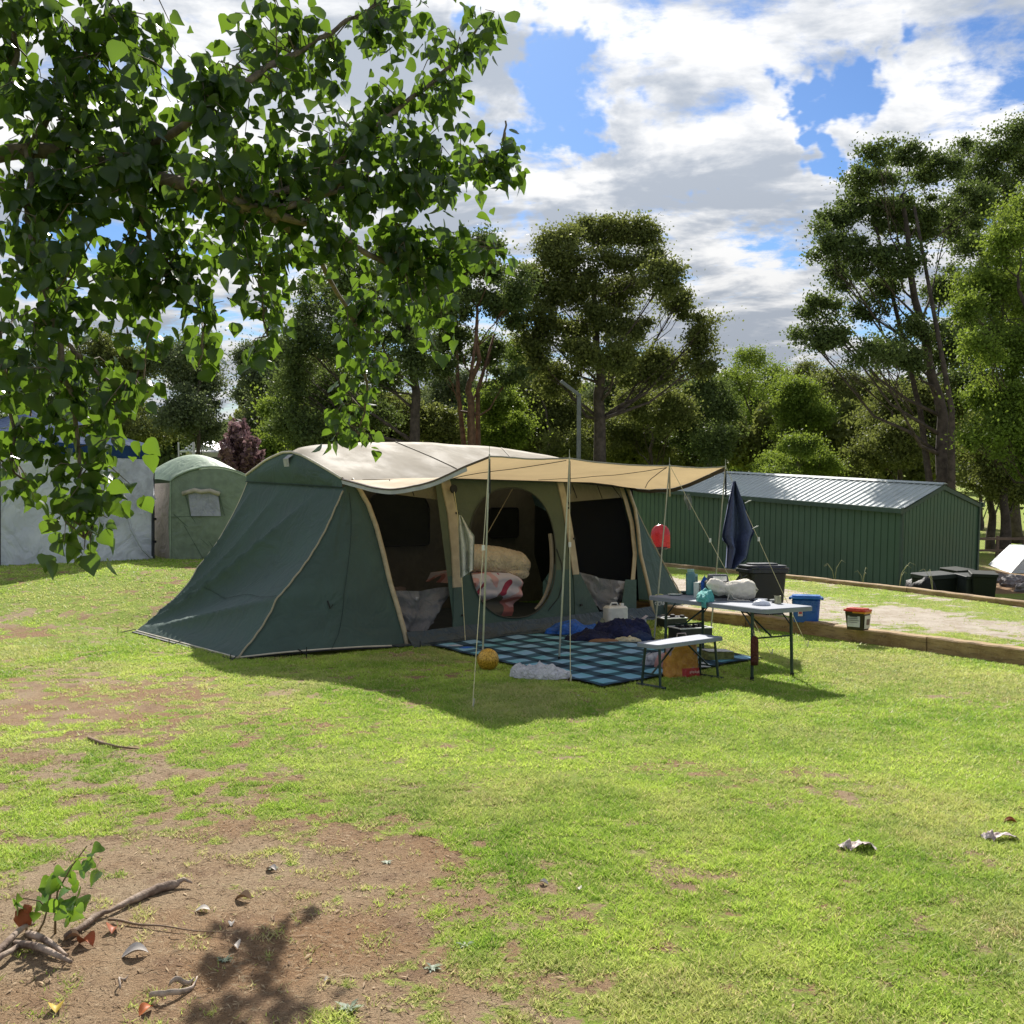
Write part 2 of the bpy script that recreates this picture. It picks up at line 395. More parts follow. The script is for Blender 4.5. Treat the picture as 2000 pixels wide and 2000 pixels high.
def build_ground():
    rows = np.concatenate([[-30, -10, -2, 0.5, 1.5, 2.2], np.geomspace(2.8, 34, 520), np.geomspace(36, 900, 40)])
    ang = np.concatenate([np.linspace(-3.2, -0.66, 14), np.linspace(-0.64, 0.64, 470), np.linspace(0.66, 3.2, 14)])
    YY, AA = np.meshgrid(rows, ang, indexing='ij'); XX = AA * np.maximum(np.abs(YY), 3.0)
    ZZ = terr(XX, YY); ZZ = np.where(YY > 120, ZZ * 1.0, ZZ)
    cov, pad = coverage(XX, YY)
    V = np.stack([XX, YY, ZZ], -1).reshape(-1, 3); nr, nc = XX.shape
    idx = np.arange(nr * nc).reshape(nr, nc)
    F = np.stack([idx[:-1, :-1], idx[:-1, 1:], idx[1:, 1:], idx[1:, :-1]], -1).reshape(-1, 4)
    me = bpy.data.meshes.new('lawn'); me.vertices.add(len(V)); me.vertices.foreach_set('co', V.reshape(-1).astype(np.float32))
    me.loops.add(F.size); me.loops.foreach_set('vertex_index', F.reshape(-1).astype(np.int32))
    me.polygons.add(len(F)); me.polygons.foreach_set('loop_start', np.arange(0, F.size, 4, dtype=np.int32))
    me.update(calc_edges=True); me.validate()
    me.polygons.foreach_set('use_smooth', [True] * len(me.polygons))
    for k, arr in (('cover', cov), ('pad', pad)):
        a = me.attributes.new(k, 'FLOAT', 'POINT'); a.data.foreach_set('value', arr.reshape(-1).astype(np.float32))
    m = bpy.data.materials.new('ground'); m.use_nodes = True; m.node_tree.nodes.clear(); g = NT(m.node_tree)
    tc = g('ShaderNodeTexCoord').outputs['Object']
    cv = g('ShaderNodeAttribute', attribute_name='cover').outputs['Fac']; pd = g('ShaderNodeAttribute', attribute_name='pad').outputs['Fac']
    nA = g.noise(tc, 0.6, 5, 0.6); nB = g.noise(tc, 30, 6, 0.7); nC = g.noise(tc, 140, 4, 0.7); nD = g.noise(tc, 3.5, 5, 0.65)
    dirt = g.mix(g.mr(nA, 0.38, 0.62), (0.30, 0.182, 0.098), (0.385, 0.29, 0.185))
    dirt = g.mix(g.mr(nD, 0.5, 0.68, 0, 0.7), dirt, (0.20, 0.125, 0.080))
    dirt = g.mix(g.mr(nB, 0.52, 0.70, 0, 0.75), dirt, (0.48, 0.37, 0.24))
    dirt = g.mix(g.mr(nC, 0.36, 0.48, 0.75, 0.0), dirt, (0.085, 0.052, 0.032))
    dirt = g.mix(g.mr(nC, 0.60, 0.72, 0, 0.55), dirt, (0.50, 0.40, 0.27))
    sand = g.mix(g.mr(nD, 0.35, 0.7), (0.54, 0.48, 0.40), (0.38, 0.31, 0.23))
    sand = g.mix(g.mr(nB, 0.5, 0.68, 0, 0.6), sand, (0.68, 0.62, 0.54))
    dirt = g.mix(pd, dirt, sand)
    grass = g.mix(g.mr(nD, 0.35, 0.65), (0.20, 0.30, 0.036), (0.31, 0.38, 0.065))
    grass = g.mix(g.mr(nB, 0.50, 0.68, 0, 0.75), grass, (0.46, 0.40, 0.19))
    grass = g.mix(g.mr(nC, 0.34, 0.52, 0.8, 0), grass, (0.07, 0.105, 0.016))
    fac = g.mr(g.math('ADD', cv, g.math('MULTIPLY', g.math('SUBTRACT', nB, 0.5), 1.9)), 0.28, 0.62)
    col = g.mix(fac, dirt, grass)
    bmp = g('ShaderNodeBump', {'Height': g.math('ADD', g.math('MULTIPLY', nB, 0.7), g.math('MULTIPLY', nC, 0.6)), 'Strength': 0.9, 'Distance': 0.03})
    b = g('ShaderNodeBsdfPrincipled', {'Base Color': col, 'Roughness': 0.95, 'Normal': bmp.outputs[0]}); b.inputs['Specular IOR Level'].default_value = 0.1
    g('ShaderNodeOutputMaterial', {0: b.outputs[0]})
    o = link('lawn', me, m, None, M.copy()); tag(o, kind='structure')
build_ground()

def build_blades():
    rng = np.random.default_rng(4)
    def region(n, y0, y1, seed):
        # positions uniform per area inside the view wedge
        y = np.sqrt(rng.random(n) * (y1 ** 2 - y0 ** 2) + y0 ** 2); x = (rng.random(n) * 1.16 - 0.58) * y
        return x, y
    xs = []; ys = []
    for n, a, b in ((330000, 2.7, 6.0), (420000, 6.0, 12.0), (260000, 12.0, 24.0)):
        x, y = region(n, a, b, 0); xs.append(x); ys.append(y)
    x = np.concatenate(xs); y = np.concatenate(ys)
    cov, pad = coverage(x, y); df = x - np.interp(y, FY, FX); dnn = np.abs(x - np.interp(y, WY, WX))
    near = sst(9, 3, y)
    clump = nfbm(x, y, 11.0, 3, 55)
    pr = np.clip(cov * 1.10 - 0.155 + (clump - 0.5) * 1.9, 0.0, 1)
    keep = (rng.random(len(x)) < pr * np.where(pad > 0, .8, 1)) & (df < 0.0) & (dnn > 0.22)
    # no blades under the rug
    rx, ry = x - RUG0[0], y - RUG0[1]; det = RUGA[0] * RUGB[1] - RUGA[1] * RUGB[0]
    s = (rx * RUGB[1] - ry * RUGB[0]) / det; t = (RUGA[0] * ry - RUGA[1] * rx) / det
    keep &= ~((s > -0.01) & (s < 1.01) & (t > -0.01) & (t < 1.01))
    la = (x - TENT_O.x) * TU.x + (y - TENT_O.y) * TU.y; lb = (x - TENT_O.x) * TV.x + (y - TENT_O.y) * TV.y
    keep &= ~((la > -1.2) & (la < 5.2) & (lb > 0.0) & (lb < 3.4))
    keep_i = keep; x = x[keep]; y = y[keep]; cov = cov[keep]; clump = clump[keep]; n = len(x); z = terr(x, y)
    hgt = np.where(pad[keep_i] > 0, .55, 1.0) * (0.007 + 0.013 * rng.random(n)) * (0.7 + 0.75 * np.clip(clump * 1.6 - .3, 0, 1)) * (0.75 + 0.35 * cov) * (1 + 0.02 * y)
    wid = np.maximum(0.0032, 0.00062 * y) * (0.7 + 0.6 * rng.random(n))
    a = rng.random(n) * 2 * np.pi; ln = hgt * (0.3 + 1.8 * rng.random(n)); a2 = rng.random(n) * 2 * np.pi
    bx = np.cos(a) * wid; by = np.sin(a) * wid
    V = np.zeros((n, 3, 3)); V[:, 0] = np.stack([x - bx, y - by, z - 0.002], -1); V[:, 1] = np.stack([x + bx, y + by, z - 0.002], -1)
    V[:, 2] = np.stack([x + np.cos(a2) * ln, y + np.sin(a2) * ln, z + hgt], -1)
    tint = np.clip(0.50 + 1.5 * (nfbm(x, y, 1.1, 3, 70) - 0.5) + 0.8 * (nfbm(x, y, 6, 2, 71) - 0.5) + (rng.random(n) - 0.5) * 0.6, 0, 1)
    dry = np.clip((rng.random(n) < (0.12 + 0.40 * (1 - cov))).astype(float) * (0.5 + 0.5 * rng.random(n)) + 0.45 * sst(.45, .72, nfbm(x, y, .9, 3, 91)), 0, 1)
    me = np_mesh('grass_blades', V, 3, tint, extra={'dry': dry})
    m = bpy.data.materials.new('grass_blade'); m.use_nodes = True; m.node_tree.nodes.clear(); g = NT(m.node_tree)
    ti = g('ShaderNodeAttribute', attribute_name='tint').outputs['Fac']; dr = g('ShaderNodeAttribute', attribute_name='dry').outputs['Fac']
    c = g.mix(ti, (0.21, 0.365, 0.042), (0.57, 0.70, 0.135)); c = g.mix(dr, c, (0.62, 0.54, 0.28))
    b = g('ShaderNodeBsdfPrincipled', {'Base Color': c, 'Roughness': 0.55}); b.inputs['Specular IOR Level'].default_value = 0.25
    t = g('ShaderNodeBsdfTranslucent', {0: c}); sh = g('ShaderNodeMixShader', {0: 0.45, 1: b.outputs[0], 2: t.outputs[0]})
    g('ShaderNodeOutputMaterial', {0: sh.outputs[0]})
    o = link('grass_blades', me, m, None, M.copy()); tag(o, 'short patchy green grass growing over the lawn', 'grass', kind='stuff')
    # dry leaf and straw litter
    n = 46000; y = np.sqrt(rng.random(n) * (7.5 ** 2 - 2.8 ** 2) + 2.8 ** 2); x = (rng.random(n) * 1.16 - 0.58) * y
    cov, _ = coverage(x, y); k = rng.random(n) < np.clip(0.95 - cov * 0.95, 0.03, 1) * np.where(x < 0.2, 1, .6); x = x[k]; y = y[k]; n = len(x); z = terr(x, y) + 0.004
    L = 0.006 + 0.022 * rng.random(n) ** 2; W = np.where(rng.random(n) < 0.93, 0.0011, 0.0035) * (0.7 + rng.random(n)); a = rng.random(n) * 2 * np.pi
    ux, uy = np.cos(a), np.sin(a); lift = rng.random(n) * 0.008
    V = np.stack([np.stack([x - ux * L, y - uy * L, z], -1), np.stack([x + uy * W, y - ux * W, z + lift], -1),
                  np.stack([x + ux * L, y + uy * L, z + lift * 0.3], -1), np.stack([x - uy * W, y + ux * W, z + lift * .6], -1)], 1)
    me = np_mesh('leaf_litter', V, 4, rng.random(n))
    lm = leafmat('litter', (0.13, 0.075, 0.045), (0.50, 0.38, 0.24), 0.1, gloss=0.8, spec=0.1)
    o = link('leaf_litter', me, lm, None, M.copy()); tag(o, 'dry straw, bark chips and leaf litter scattered on the bare earth', 'leaf litter', kind='stuff')
# tent frame
TANG = math.atan2(TU.y, TU.x)
RUG0 = (0.828, 9.13); RUGA = (-1.80, 2.81); RUGB = (1.89, 1.77)
build_blades()
# ------------------------------------------------------------------ more helpers
def mb_to(s, frame):
    A = frame.inverted() @ M; s.v = [tuple(A @ Vector(p)) for p in s.v]; return s
MB.to = mb_to
TF = lawn(TENT_O, TANG); TLI = (Matrix.Translation(TENT_O) @ Matrix.Rotation(TANG, 4, 'Z')).inverted()
def tl(p): return TLI @ Vector(p)
CT = tl(CAMP)
def tray(px, py): return TLI.to_3x3() @ raydir(px, py)
def hit(px, py, p0, n):
    d = tray(px, py); t = (Vector(p0) - CT).dot(Vector(n)) / d.dot(Vector(n)); return CT + d * t
def tb(px, py, c0=0.0, c1=0.2): return hit(px, py, (0, c0, 0), (0, 1, -c1))
def lerp(a, b, t): return a + (b - a) * t
def pl(pts, t):
    """point on polyline by fraction of index"""
    n = len(pts) - 1; q = min(max(t, 0), 1) * n; i = min(int(q), n - 1); return pts[i].lerp(pts[i + 1], q - i)
def V3(*a): return Vector(a)

# ------------------------------------------------------------------ the cabin tent
def two_tone(name, up, lo, z0):
    m = bpy.data.materials.new(name); m.use_nodes = True; m.node_tree.nodes.clear(); g = NT(m.node_tree)
    tc = g('ShaderNodeTexCoord').outputs['Object']; z = g('ShaderNodeSeparateXYZ', {0: tc}).outputs[2]
    n = g.noise(tc, 3, 4); c = g.mix(g.mr(z, z0 - 0.004, z0 + 0.004), lo, up); c = g.mix(g.mr(n, .3, .7, 0, .25), c, (.05, .06, .05))
    bn = g('ShaderNodeBump', {'Height': g.noise(tc, 2.5, 3, 0.5, 1.5), 'Strength': .5, 'Distance': .06})
    b = g('ShaderNodeBsdfPrincipled', {'Base Color': c, 'Roughness': .8, 'Normal': bn.outputs[0]}); b.inputs['Specular IOR Level'].default_value = .2
    g('ShaderNodeOutputMaterial', {0: b.outputs[0]}); return m
GREEN = pmat('tent_green_canvas', (0.060, 0.100, 0.086), 0.62, 0.3, var=.10, vscale=2, bump=.2, bscale=300, wrink=.6, wscale=2.6, trans=.10)
CREAM = pmat('tent_fly_cream', (0.37, 0.32, 0.24), 0.75, 0.3, var=.05, vscale=2, wrink=.15, wscale=1.6, trans=.25)
TAN = pmat('tent_tan_trim', (0.42, 0.34, 0.21), 0.7, var=.1, vscale=8)
TANW = pmat('tent_tan_wall', (0.16, 0.145, 0.105), 0.8, var=.12, vscale=3, wrink=.4)
AWN = pmat('awning_tan', (0.56, 0.42, 0.235), 0.7, .2, var=.05, vscale=1.5, wrink=.3, wscale=1.3, trans=.42)
BLACK = pmat('black_webbing', (0.015, 0.015, 0.017), 0.6, var=.2)
MESH = pmat('insect_mesh', (0.012, 0.013, 0.013), 0.8, .1, alpha=.34)
DARKM = pmat('dark_window_mesh', (0.030, 0.033, 0.026), 0.8, .1)
SKIRT = pmat('vinyl_skirting', (0.030, 0.050, 0.062), 0.45, .4, wrink=.6, wscale=6)
GREYC = pmat('grey_fabric', (0.36, 0.36, 0.38), 0.8, wrink=.8, wscale=5)
ROPE = pmat('pale_rope', (0.55, 0.50, 0.30), 0.8, vscale=40)
STEEL = pmat('pole_steel', (0.42, 0.42, 0.36), 0.35, .5, metal=.6)
BAG = pmat('bag_white', (0.62, 0.60, 0.55), 0.7, wrink=.8, wscale=14, trans=.1)
PIPE = pmat('cream_piping', (0.55, 0.50, 0.40), 0.7)

tent = thing('cabin_tent', TF, 'large dark green cabin tent with cream roof, its tan awning raised on four poles', 'tent')
E1 = V3(-.35, 3.11, 2.12); PK = V3(-.35, 1.95, 2.39); E2 = V3(-.35, .80, 2.02); E3 = V3(5.0, .80, 2.0); PK2 = V3(5.0, 1.95, 2.39); E4 = V3(5.0, 3.11, 2.1)
A_ = V3(-1.71, 3.65, 0.01); B_ = V3(-1.95, .473, 0.01); C_ = V3(0, 0, 0.01); D_ = V3(4.65, 0, 0.01); R1 = V3(5.86, .22, .01); R2 = V3(6.1, 3.5, .01)

def roof():
    # cream fly: hip-like barrel, ridge rises in the middle
    def fn(u, v):
        a = lerp(-.36, 5.01, u); rz = 2.39 + .215 * min(1, math.sin(math.pi * min(max(u * 1.0, 0), 1)) ** .55 * 1.05)
        b = lerp(.74, 3.16, v); w = 1 - abs(v - .5) * 2
        ze = 1.99 if v < .5 else 2.09
        z = ze + (rz - ze) * (w ** .88) + .012 * fbm((a * 1.1, b * 1.7, 2), 3)
        return (a, b, z)
    MB().grid(fn, 60, 24).build('roof_fly', CREAM, tent, smooth=True)
    seam = [V3(*fn(.31 + .10 * t, .5 - .48 * t)) + V3(0, 0, .006) for t in [i / 10 for i in range(11)]]
    seam2 = [V3(*fn(.69 - .10 * t, .5 - .48 * t)) + V3(0, 0, .006) for t in [i / 10 for i in range(11)]]
    MB().tube(seam, .006, 4).tube(seam2, .006, 4).build('roof_seam', pmat('seam_grey', (.42, .38, .30)), tent)
roof()
def gable(e1, pk, e2, sgn, lbl):
    # rounded end panel under the roof, with its lower seam
    top = [e1 + V3(0, .03, -.02), e1.lerp(pk, .45) + V3(0, 0, .05), e1.lerp(pk, .8) + V3(0, 0, .035), pk + V3(0, 0, -.02), pk.lerp(e2, .25) + V3(0, 0, .01), pk.lerp(e2, .6) + V3(0, 0, 0), e2 + V3(0, 0, -.02)]
    b1 = e1 + V3(sgn * .01, .02, -.10); b2 = e2 + V3(sgn * .01, -.02, -.12)
    m = MB(); m.grid(lambda u, v: b1.lerp(b2, u).lerp(pl(top, u), v) + V3(sgn * (.02 + .05 * math.sin(math.pi * u) * math.sin(math.pi * v)), 0, 0), 24, 8)
    m.build('gable_panel', GREEN, tent, smooth=True)
    MB().tube([p + V3(sgn * .03, 0, .012) for p in [pl(top, i / 20) for i in range(21)]], .016, 6).build('roof_piping', PIPE, tent)
    MB().tube([b1.lerp(b2, i / 8) + V3(sgn * .03, 0, 0) for i in range(9)], .006, 4).build('panel_seam', pmat('dark_seam', (.02, .035, .033)), tent)
    # vent hood near the peak
    MB().strap([pk + V3(sgn * .05, -.02, -.05), pk + V3(sgn * .10, .02, -.10), pk + V3(sgn * .07, .04, -.20)], .12, (0, 1, 0), .01).build('vent_tab', GREYC, tent)
    return b1, b2
gl1, gl2 = gable(E1, PK, E2, -1, 'left'); gr1, gr2 = gable(E4, PK2, E3, 1, 'right')
# curved front poles, surveyed along the photo's leaning tan poles
polL = [tb(x, y, 0, .396) for x, y in ((794, 1260), (789, 1235), (776, 1188), (760, 1135), (746, 1075), (733, 1026), (718, 985), (700, 953), (684, 934))]
polR = [tb(x, y, 0, .396) for x, y in ((1276, 1205), (1263, 1139), (1249, 1080), (1244, 1030), (1238, 990), (1229, 965), (1222, 946))]
P2 = [tb(x, y) for x, y in ((890, 1247), (893, 1200), (893, 1145), (890, 1080), (882, 1000), (868, 934))]
P3 = [tb(x, y) for x, y in ((1126, 1222), (1127, 1180), (1124, 1120), (1114, 1050), (1104, 990), (1092, 937))]
polRi = [tb(x, y, .05, .396) for x, y in ((1236, 1207), (1236, 1130), (1240, 1080), (1234, 1020), (1222, 975), (1212, 946))]

def wing(top1, top2, g1, g2, sgn, foldamp, sag, nm):
    """vestibule panel between a gable seam (top1..top2) and ground line (g1..g2)"""
    def fn(u, v):
        p = top1.lerp(top2, u).lerp(g1.lerp(g2, u), v)
        k = math.sin(math.pi * v)
        n = V3(sgn * .72, -.15, .68)
        # concave sweep, strongest on the far edge, and long folds that gather towards the lower far corner
        p = p - n * (sag * k * (0.35 + 0.65 * (1 - u)) * .9)
        if foldamp:
            ang = math.atan2(1.02 - v, u + .10)
            w = (1 - 2 * abs(math.sin(ang * 8.5 + .9 * math.sin(ang * 5 + 1))) ** .6) * foldamp * (.6 + .4 * math.sin(ang * 4)) * (math.sin(math.pi * min(1, v * 1.05)) ** .8) * (.35 + .65 * sst(1.15, .35, u))
            p = p + n * float(w)
            p = p + n * (.02 * fbm((u * 3, v * 3, 7), 3) * k)
        return p
    return MB().grid(fn, 90, 70), fn
m, fnL = wing(gl1, gl2, A_, B_, -1, .165, .22, 'l'); m.build('vestibule_panel', GREEN, tent, smooth=True)
m, fnR = wing(gr1, gr2, R2, R1, 1, .02, .12, 'r'); m.build('vestibule_panel', GREEN, tent, smooth=True)
def front_tri(edge, pole, ctop, out, amp):
    """triangular front face between the wing's rope seam and the curved pole"""
    n = V3(-.25 if edge is fnL else .25, -.9, .35)
    def fn(u, v):
        a = edge(1, v); b = pl(list(reversed(pole)), v) 
        p = a.lerp(b, u); k = math.sin(math.pi * u)
        d = out * k * v + amp * k * (v ** 1.2) * math.sin((u * 2.2 - v * 1.3) * 5) * (1 - .5 * v) + .03 * fbm((u * 2.2, v * 2.2, 3), 3) * k
        return p + n * d
    return MB().grid(fn, 44, 50), fn
m, ftL = front_tri(fnL, polL, None, .10, .018); m.build('vestibule_front', GREEN, tent, smooth=True)
m, ftR = front_tri(fnR, polR, None, .03, .01); m.build('vestibule_front', GREEN, tent, smooth=True)
# stitched seams across the panels
SEAM = pmat('dark_seam', (.02, .035, .033))
MB().tube([fnL(i / 40, .66 + .012 * math.sin(i * .4)) + V3(-.012, -.004, .012) for i in range(10, 41)], .003, 4).tube([ftL(.52 + .10 * (1 - i / 30), .10 + .9 * i / 30) + V3(-.004, -.012, .004) for i in range(31)], .003, 4).build('panel_seam', SEAM, tent)
# hems, rope seams
for fn_, ft_ in ((fnL, ftL), (fnR, ftR)):
    MB().tube([fn_(i / 30, 1) + V3(0, 0, .012) for i in range(31)], .011, 5).tube([ft_(i / 20, 1) + V3(0, 0, .012) for i in range(21)], .011, 5).build('ground_hem', PIPE, tent)
    MB().tube([fn_(0, i / 30) for i in range(31)], .008, 5).build('edge_piping', PIPE, tent)
    MB().tube([fn_(1, .02 + .98 * i / 40) + V3(0, -.02, .006 * math.sin(i * 1.9)) for i in range(41)], .011, 5).build('seam_rope', pmat('seam_rope', (.33, .29, .20), vscale=60), tent)
# dark flap under the hem (mud wall) and pegs
MB().strap([B_ + V3(0, -.015, .0), ftL(.5, 1) + V3(0, -.015, 0), C_ + V3(0, -.02, 0)], .06, (0, 1, 0), .008).strap([A_ + V3(-.03, 0, 0), B_ + V3(-.03, 0, 0)], .06, (1, 0, 0), .008).build('mud_flap', BLACK, tent)
for p, d in ((A_, V3(-.2, .1, 0)), (B_, V3(-.12, -.1, 0)), (C_, V3(.08, -.16, 0)), (ftL(.33, 1), V3(.02, -.14, 0)), (fnL(.5, 1), V3(-.15, 0, 0))):
    MB().tube([p + V3(0, 0, .03), p + d + V3(0, 0, -.01)], .006, 5).tube([p + d + V3(0, 0, .07), p + d + V3(0, 0, -.05)], .005, 5).build('peg_loop', BLACK, tent)
MB().tube([ftL(.42, .70) + V3(0, -.01, 0), ftL(.44, .74) + V3(0, -.03, 0), ftL(.46, .72) + V3(0, -.02, 0)], .008, 5).build('wall_toggle', BLACK, tent)
# back panels close the tent behind
MB().grid(lambda u, v: fnL(0, v).lerp(fnR(0, v), u), 10, 30).grid(lambda u, v: E1.lerp(E4, u).lerp(gl1.lerp(gr1, u), v), 10, 2).build('back_wall', GREEN, tent)
# tan poles/sleeves
for pp, w in ((polL, .030), (polR, .028)):
    MB().tube([p + V3(0, -.02, 0) for p in pp], w, 8).build('corner_pole', pmat('pole_sleeve', (.43, .36, .24), .6, vscale=10), tent, smooth=True)
MB().strap(polRi[1:], .09, (1, 0, 0), .012).build('pole_sleeve_flap', TAN, tent)
for pp, wu in ((P2, .15), (P3, .12)):
    MB().strap([p + V3(0, -.01, 0) for p in pp[2:]], wu, (1, 0, 0), .02).build('door_post_sleeve', pmat('post_sleeve', (.40, .34, .25), .75, vscale=6), tent)
    MB().strap([p + V3(0, -.008, 0) for p in pp[:3]], wu * .95, (1, 0, 0), .016).build('door_post_base', GREEN, tent)
    for q in (1, 3, 4): MB().box(pp[q] + V3(wu * .45, -.03, 0), (.04, .02, .025)).build('sleeve_clip', BLACK, tent)
# centre wall with its oval doorway
WALLM = two_tone('centre_wall_canvas', (.105, .125, .085), (.062, .105, .090), .80)
def centre():
    oval = []; N = 56
    for i in range(N):
        t = 2 * math.pi * i / N; c, s_ = math.cos(t), math.sin(t)
        ex = 2 / 2.35; px = 1000 + (84 if c > 0 else 85) * abs(c) ** ex * (1 if c > 0 else -1); py = 1078 - 127 * abs(s_) ** ex * (1 if s_ > 0 else -1)
        px += 10 * (-(py - 1078) / 127 * -.55); py += (1000 - px) * .03
        p = tb(px, py); oval.append(p)
    cx = sum(p.x for p in oval) / N; cz = sum(p.z for p in oval) / N
    outer = []
    for p in oval:
        dx, dz = p.x - cx, p.z - cz; best = 9e9
        for (k, val) in (('x', .76), ('x', 3.02), ('z', .0), ('z', 2.02)):
            d = dx if k == 'x' else dz; c0 = cx if k == 'x' else cz
            if abs(d) > 1e-6:
                t = (val - c0) / d
                if 0 < t < best: best = t
        z = cz + dz * best; outer.append(V3(cx + dx * best, .2 * z, z))
    # add the four corners by snapping the nearest outer point
    for cxn, czn in ((.76, 0), (3.02, 0), (.76, 2.02), (3.02, 2.02)):
        j = min(range(N), key=lambda i: (outer[i].x - cxn) ** 2 + (outer[i].z - czn) ** 2); outer[j] = V3(cxn, .2 * czn, czn)
    vs = []; fs = []; K = 6
    for k in range(K + 1):
        for i in range(N): vs.append(oval[i].lerp(outer[i], k / K))
    for k in range(K):
        for i in range(N): fs.append((k * N + i, k * N + (i + 1) % N, (k + 1) * N + (i + 1) % N, (k + 1) * N + i))
    MB().add(vs, fs).build('centre_wall', WALLM, tent)
    MB().tube([p + V3(0, -.012, 0) for p in oval + [oval[0]]], .009, 5).build('door_zip', pmat('zip_tape', (.05, .055, .045)), tent)
    MB().tube([cxp + V3(0, -.012, 0) for cxp in [tb(x, y) for x, y in ((1086, 1070), (1096, 1100), (1100, 1130), (1090, 1165), (1070, 1190))]], .006, 4).build('door_tie', BLACK, tent)
    # rolled edge of the door inside the right side of the oval
    right = [p for p in oval if p.x > cx + .35 and p.z < cz + .25]
    right.sort(key=lambda p: -p.z)
    MB().strap([p + V3(-.03, .03, 0) for p in right], .09, (1, .4, 0), .03).build('rolled_door', pmat('rolled_door', (.22, .20, .16), .8), tent, smooth=False)
    return oval
OV = centre()
# side openings: valance and insect-mesh door panels
def opening(Lp, Rp, z_val, nm, lab):
    L = lambda t: pl(Lp, t); Rr = lambda t: pl(Rp, t)
    MB().grid(lambda u, v: L(.0 + v).lerp(Rr(v), u) + V3(0, .03, 0), 14, 14).build('mesh_door', MESH, tent, smooth=True)
    m = MB(); m.grid(lambda u, v: L(1 - z_val * (1 - v)).lerp(Rr(1 - z_val * (1 - v)), u) + V3(0, .012, 0), 14, 3); m.build('valance', TANW, tent)
opening(polL, P2, .13, 'l', '')
opening(P3, polRi, .16, 'r', '')
for a_ in (.12, .42, 3.4, 3.95, 4.4):
    MB().tube([V3(a_, .5 if 0 < a_ < 4.3 else .6, 2.0), V3(a_ + .02, .42, 1.80)], .006, 4).build('door_toggle_strap', BLACK, tent)
# bundled grey fabric behind the lower part of the side doors
def bundle(pts, c0, seed):
    top, bot = pts
    def fn(u, v):
        x = lerp(pl([V3(*p, 0) for p in top], u), pl([V3(*p, 0) for p in bot], u), v)
        p = tb(x.x, x.y, c0, .2); return p + V3(0, .05 * fbm((u * 4 + seed, v * 4, 1), 3) + .03 * math.sin(u * 11 + v * 4), 0)
    MB().grid(fn, 30, 20).build('tied_back_flap', GREYC, tent, smooth=True)
bundle((((768, 1152), (820, 1152), (885, 1142)), ((790, 1226), (822, 1238), (850, 1215))), .16, 1)
bundle((((1128, 1112), (1165, 1126), (1222, 1134)), ((1160, 1180), (1185, 1192), (1212, 1188))), .16, 5)
# green lower door edges either side
MB().prism([hit(x, y, (0, .95, 0), (0, 1, 0)) for x, y in ((1085, 930), (1235, 935), (1250, 1210), (1100, 1215))], (0, .02, 0)).build('opening_shade_panel', pmat('opening_shade_black', (.006, .006, .007), .9, .05), tent)  # added black panel standing in for the dark interior behind the right opening
MB().prism([P3[0] + V3(.03, .01, 0), P3[0] + V3(.62, .02, 0), tb(1130, 1110, .02) + V3(0, .01, 0)], (0, .01, 0)).build('door_lower_panel', GREEN, tent)
MB().prism([tb(1210, 1207, .02), tb(1243, 1205, .02), tb(1243, 1130, .02), tb(1222, 1130, .02)], (0, .01, 0)).build('door_lower_panel', GREEN, tent)
# vinyl skirting along the front
def skirt(u, v):
    a = lerp(.0, 4.6, u); return V3(a, -.16 + .16 * v ** .5 - .03 * fbm((a * 3, v * 2, 3), 3) * (1 - v), .012 + .17 * v + .02 * fbm((a * 2.5, v, 8), 3))
MB().grid(skirt, 70, 8).build('floor_skirting', SKIRT, tent, smooth=True)
MB().box((2.3, 1.75, .036), (5.0, 3.7, .012)).build('tent_floor', pmat('tent_floor', (.05, .06, .065), .6), tent)
# inner room walls and windows
MB().grid(lambda u, v: V3(lerp(-.05, 5.3, u), 3.0 + .02 * math.sin(u * 30), lerp(.05, 2.1, v)), 20, 4).build('inner_back_wall', TANW, tent)
MB().grid(lambda u, v: V3(.02 - .15 * v, lerp(.9, 3.0, u), lerp(.02, 1.9, v)), 8, 6).build('room_divider', TANW, tent)
def rwin(px0, px1, py0, py1, b, r=.25):
    p = hit(px0, py1, (0, b, 0), (0, 1, 0)); q = hit(px1, py0, (0, b, 0), (0, 1, 0)); x0, x1, z0, z1 = p.x, q.x, p.z, q.z; pts = []
    for cx, cz, a0, rr in ((x1 - r, z1 - r, 0, r), (x0 + r, z1 - r, 90, r), (x0 + .05, z0 + .05, 180, .05), (x1 - .05, z0 + .05, 270, .05)):
        for i in range(7): a = R(a0 + 15 * i); pts.append(V3(cx + rr * math.cos(a), b, cz + rr * math.sin(a)))
    MB().prism(pts, (0, .02, 0)).build('window_mesh', DARKM, tent)
    MB().tube([q + V3(0, -.01, 0) for q in pts + [pts[0]]], .012, 5).build('window_binding', BLACK, tent)
rwin(714, 838, 962, 1066, 2.93, .3)
rwin(956, 1012, 990, 1048, 2.93, .06)
MB().prism([hit(x, y, (0, 2.2, 0), (0, 1, 0)) for x, y in ((1046, 985), (1075, 1000), (1090, 1090), (1060, 1135), (1045, 1080))], (0, .02, 0)).build('inner_flap', DARKM, tent)
MB().strap([hit(x, y, (0, .9, 0), (0, 1, 0)) for x, y in ((1001, 953), (953, 1038))], .05, (1, 0, 1), .01).build('tie_strap', TAN, tent)

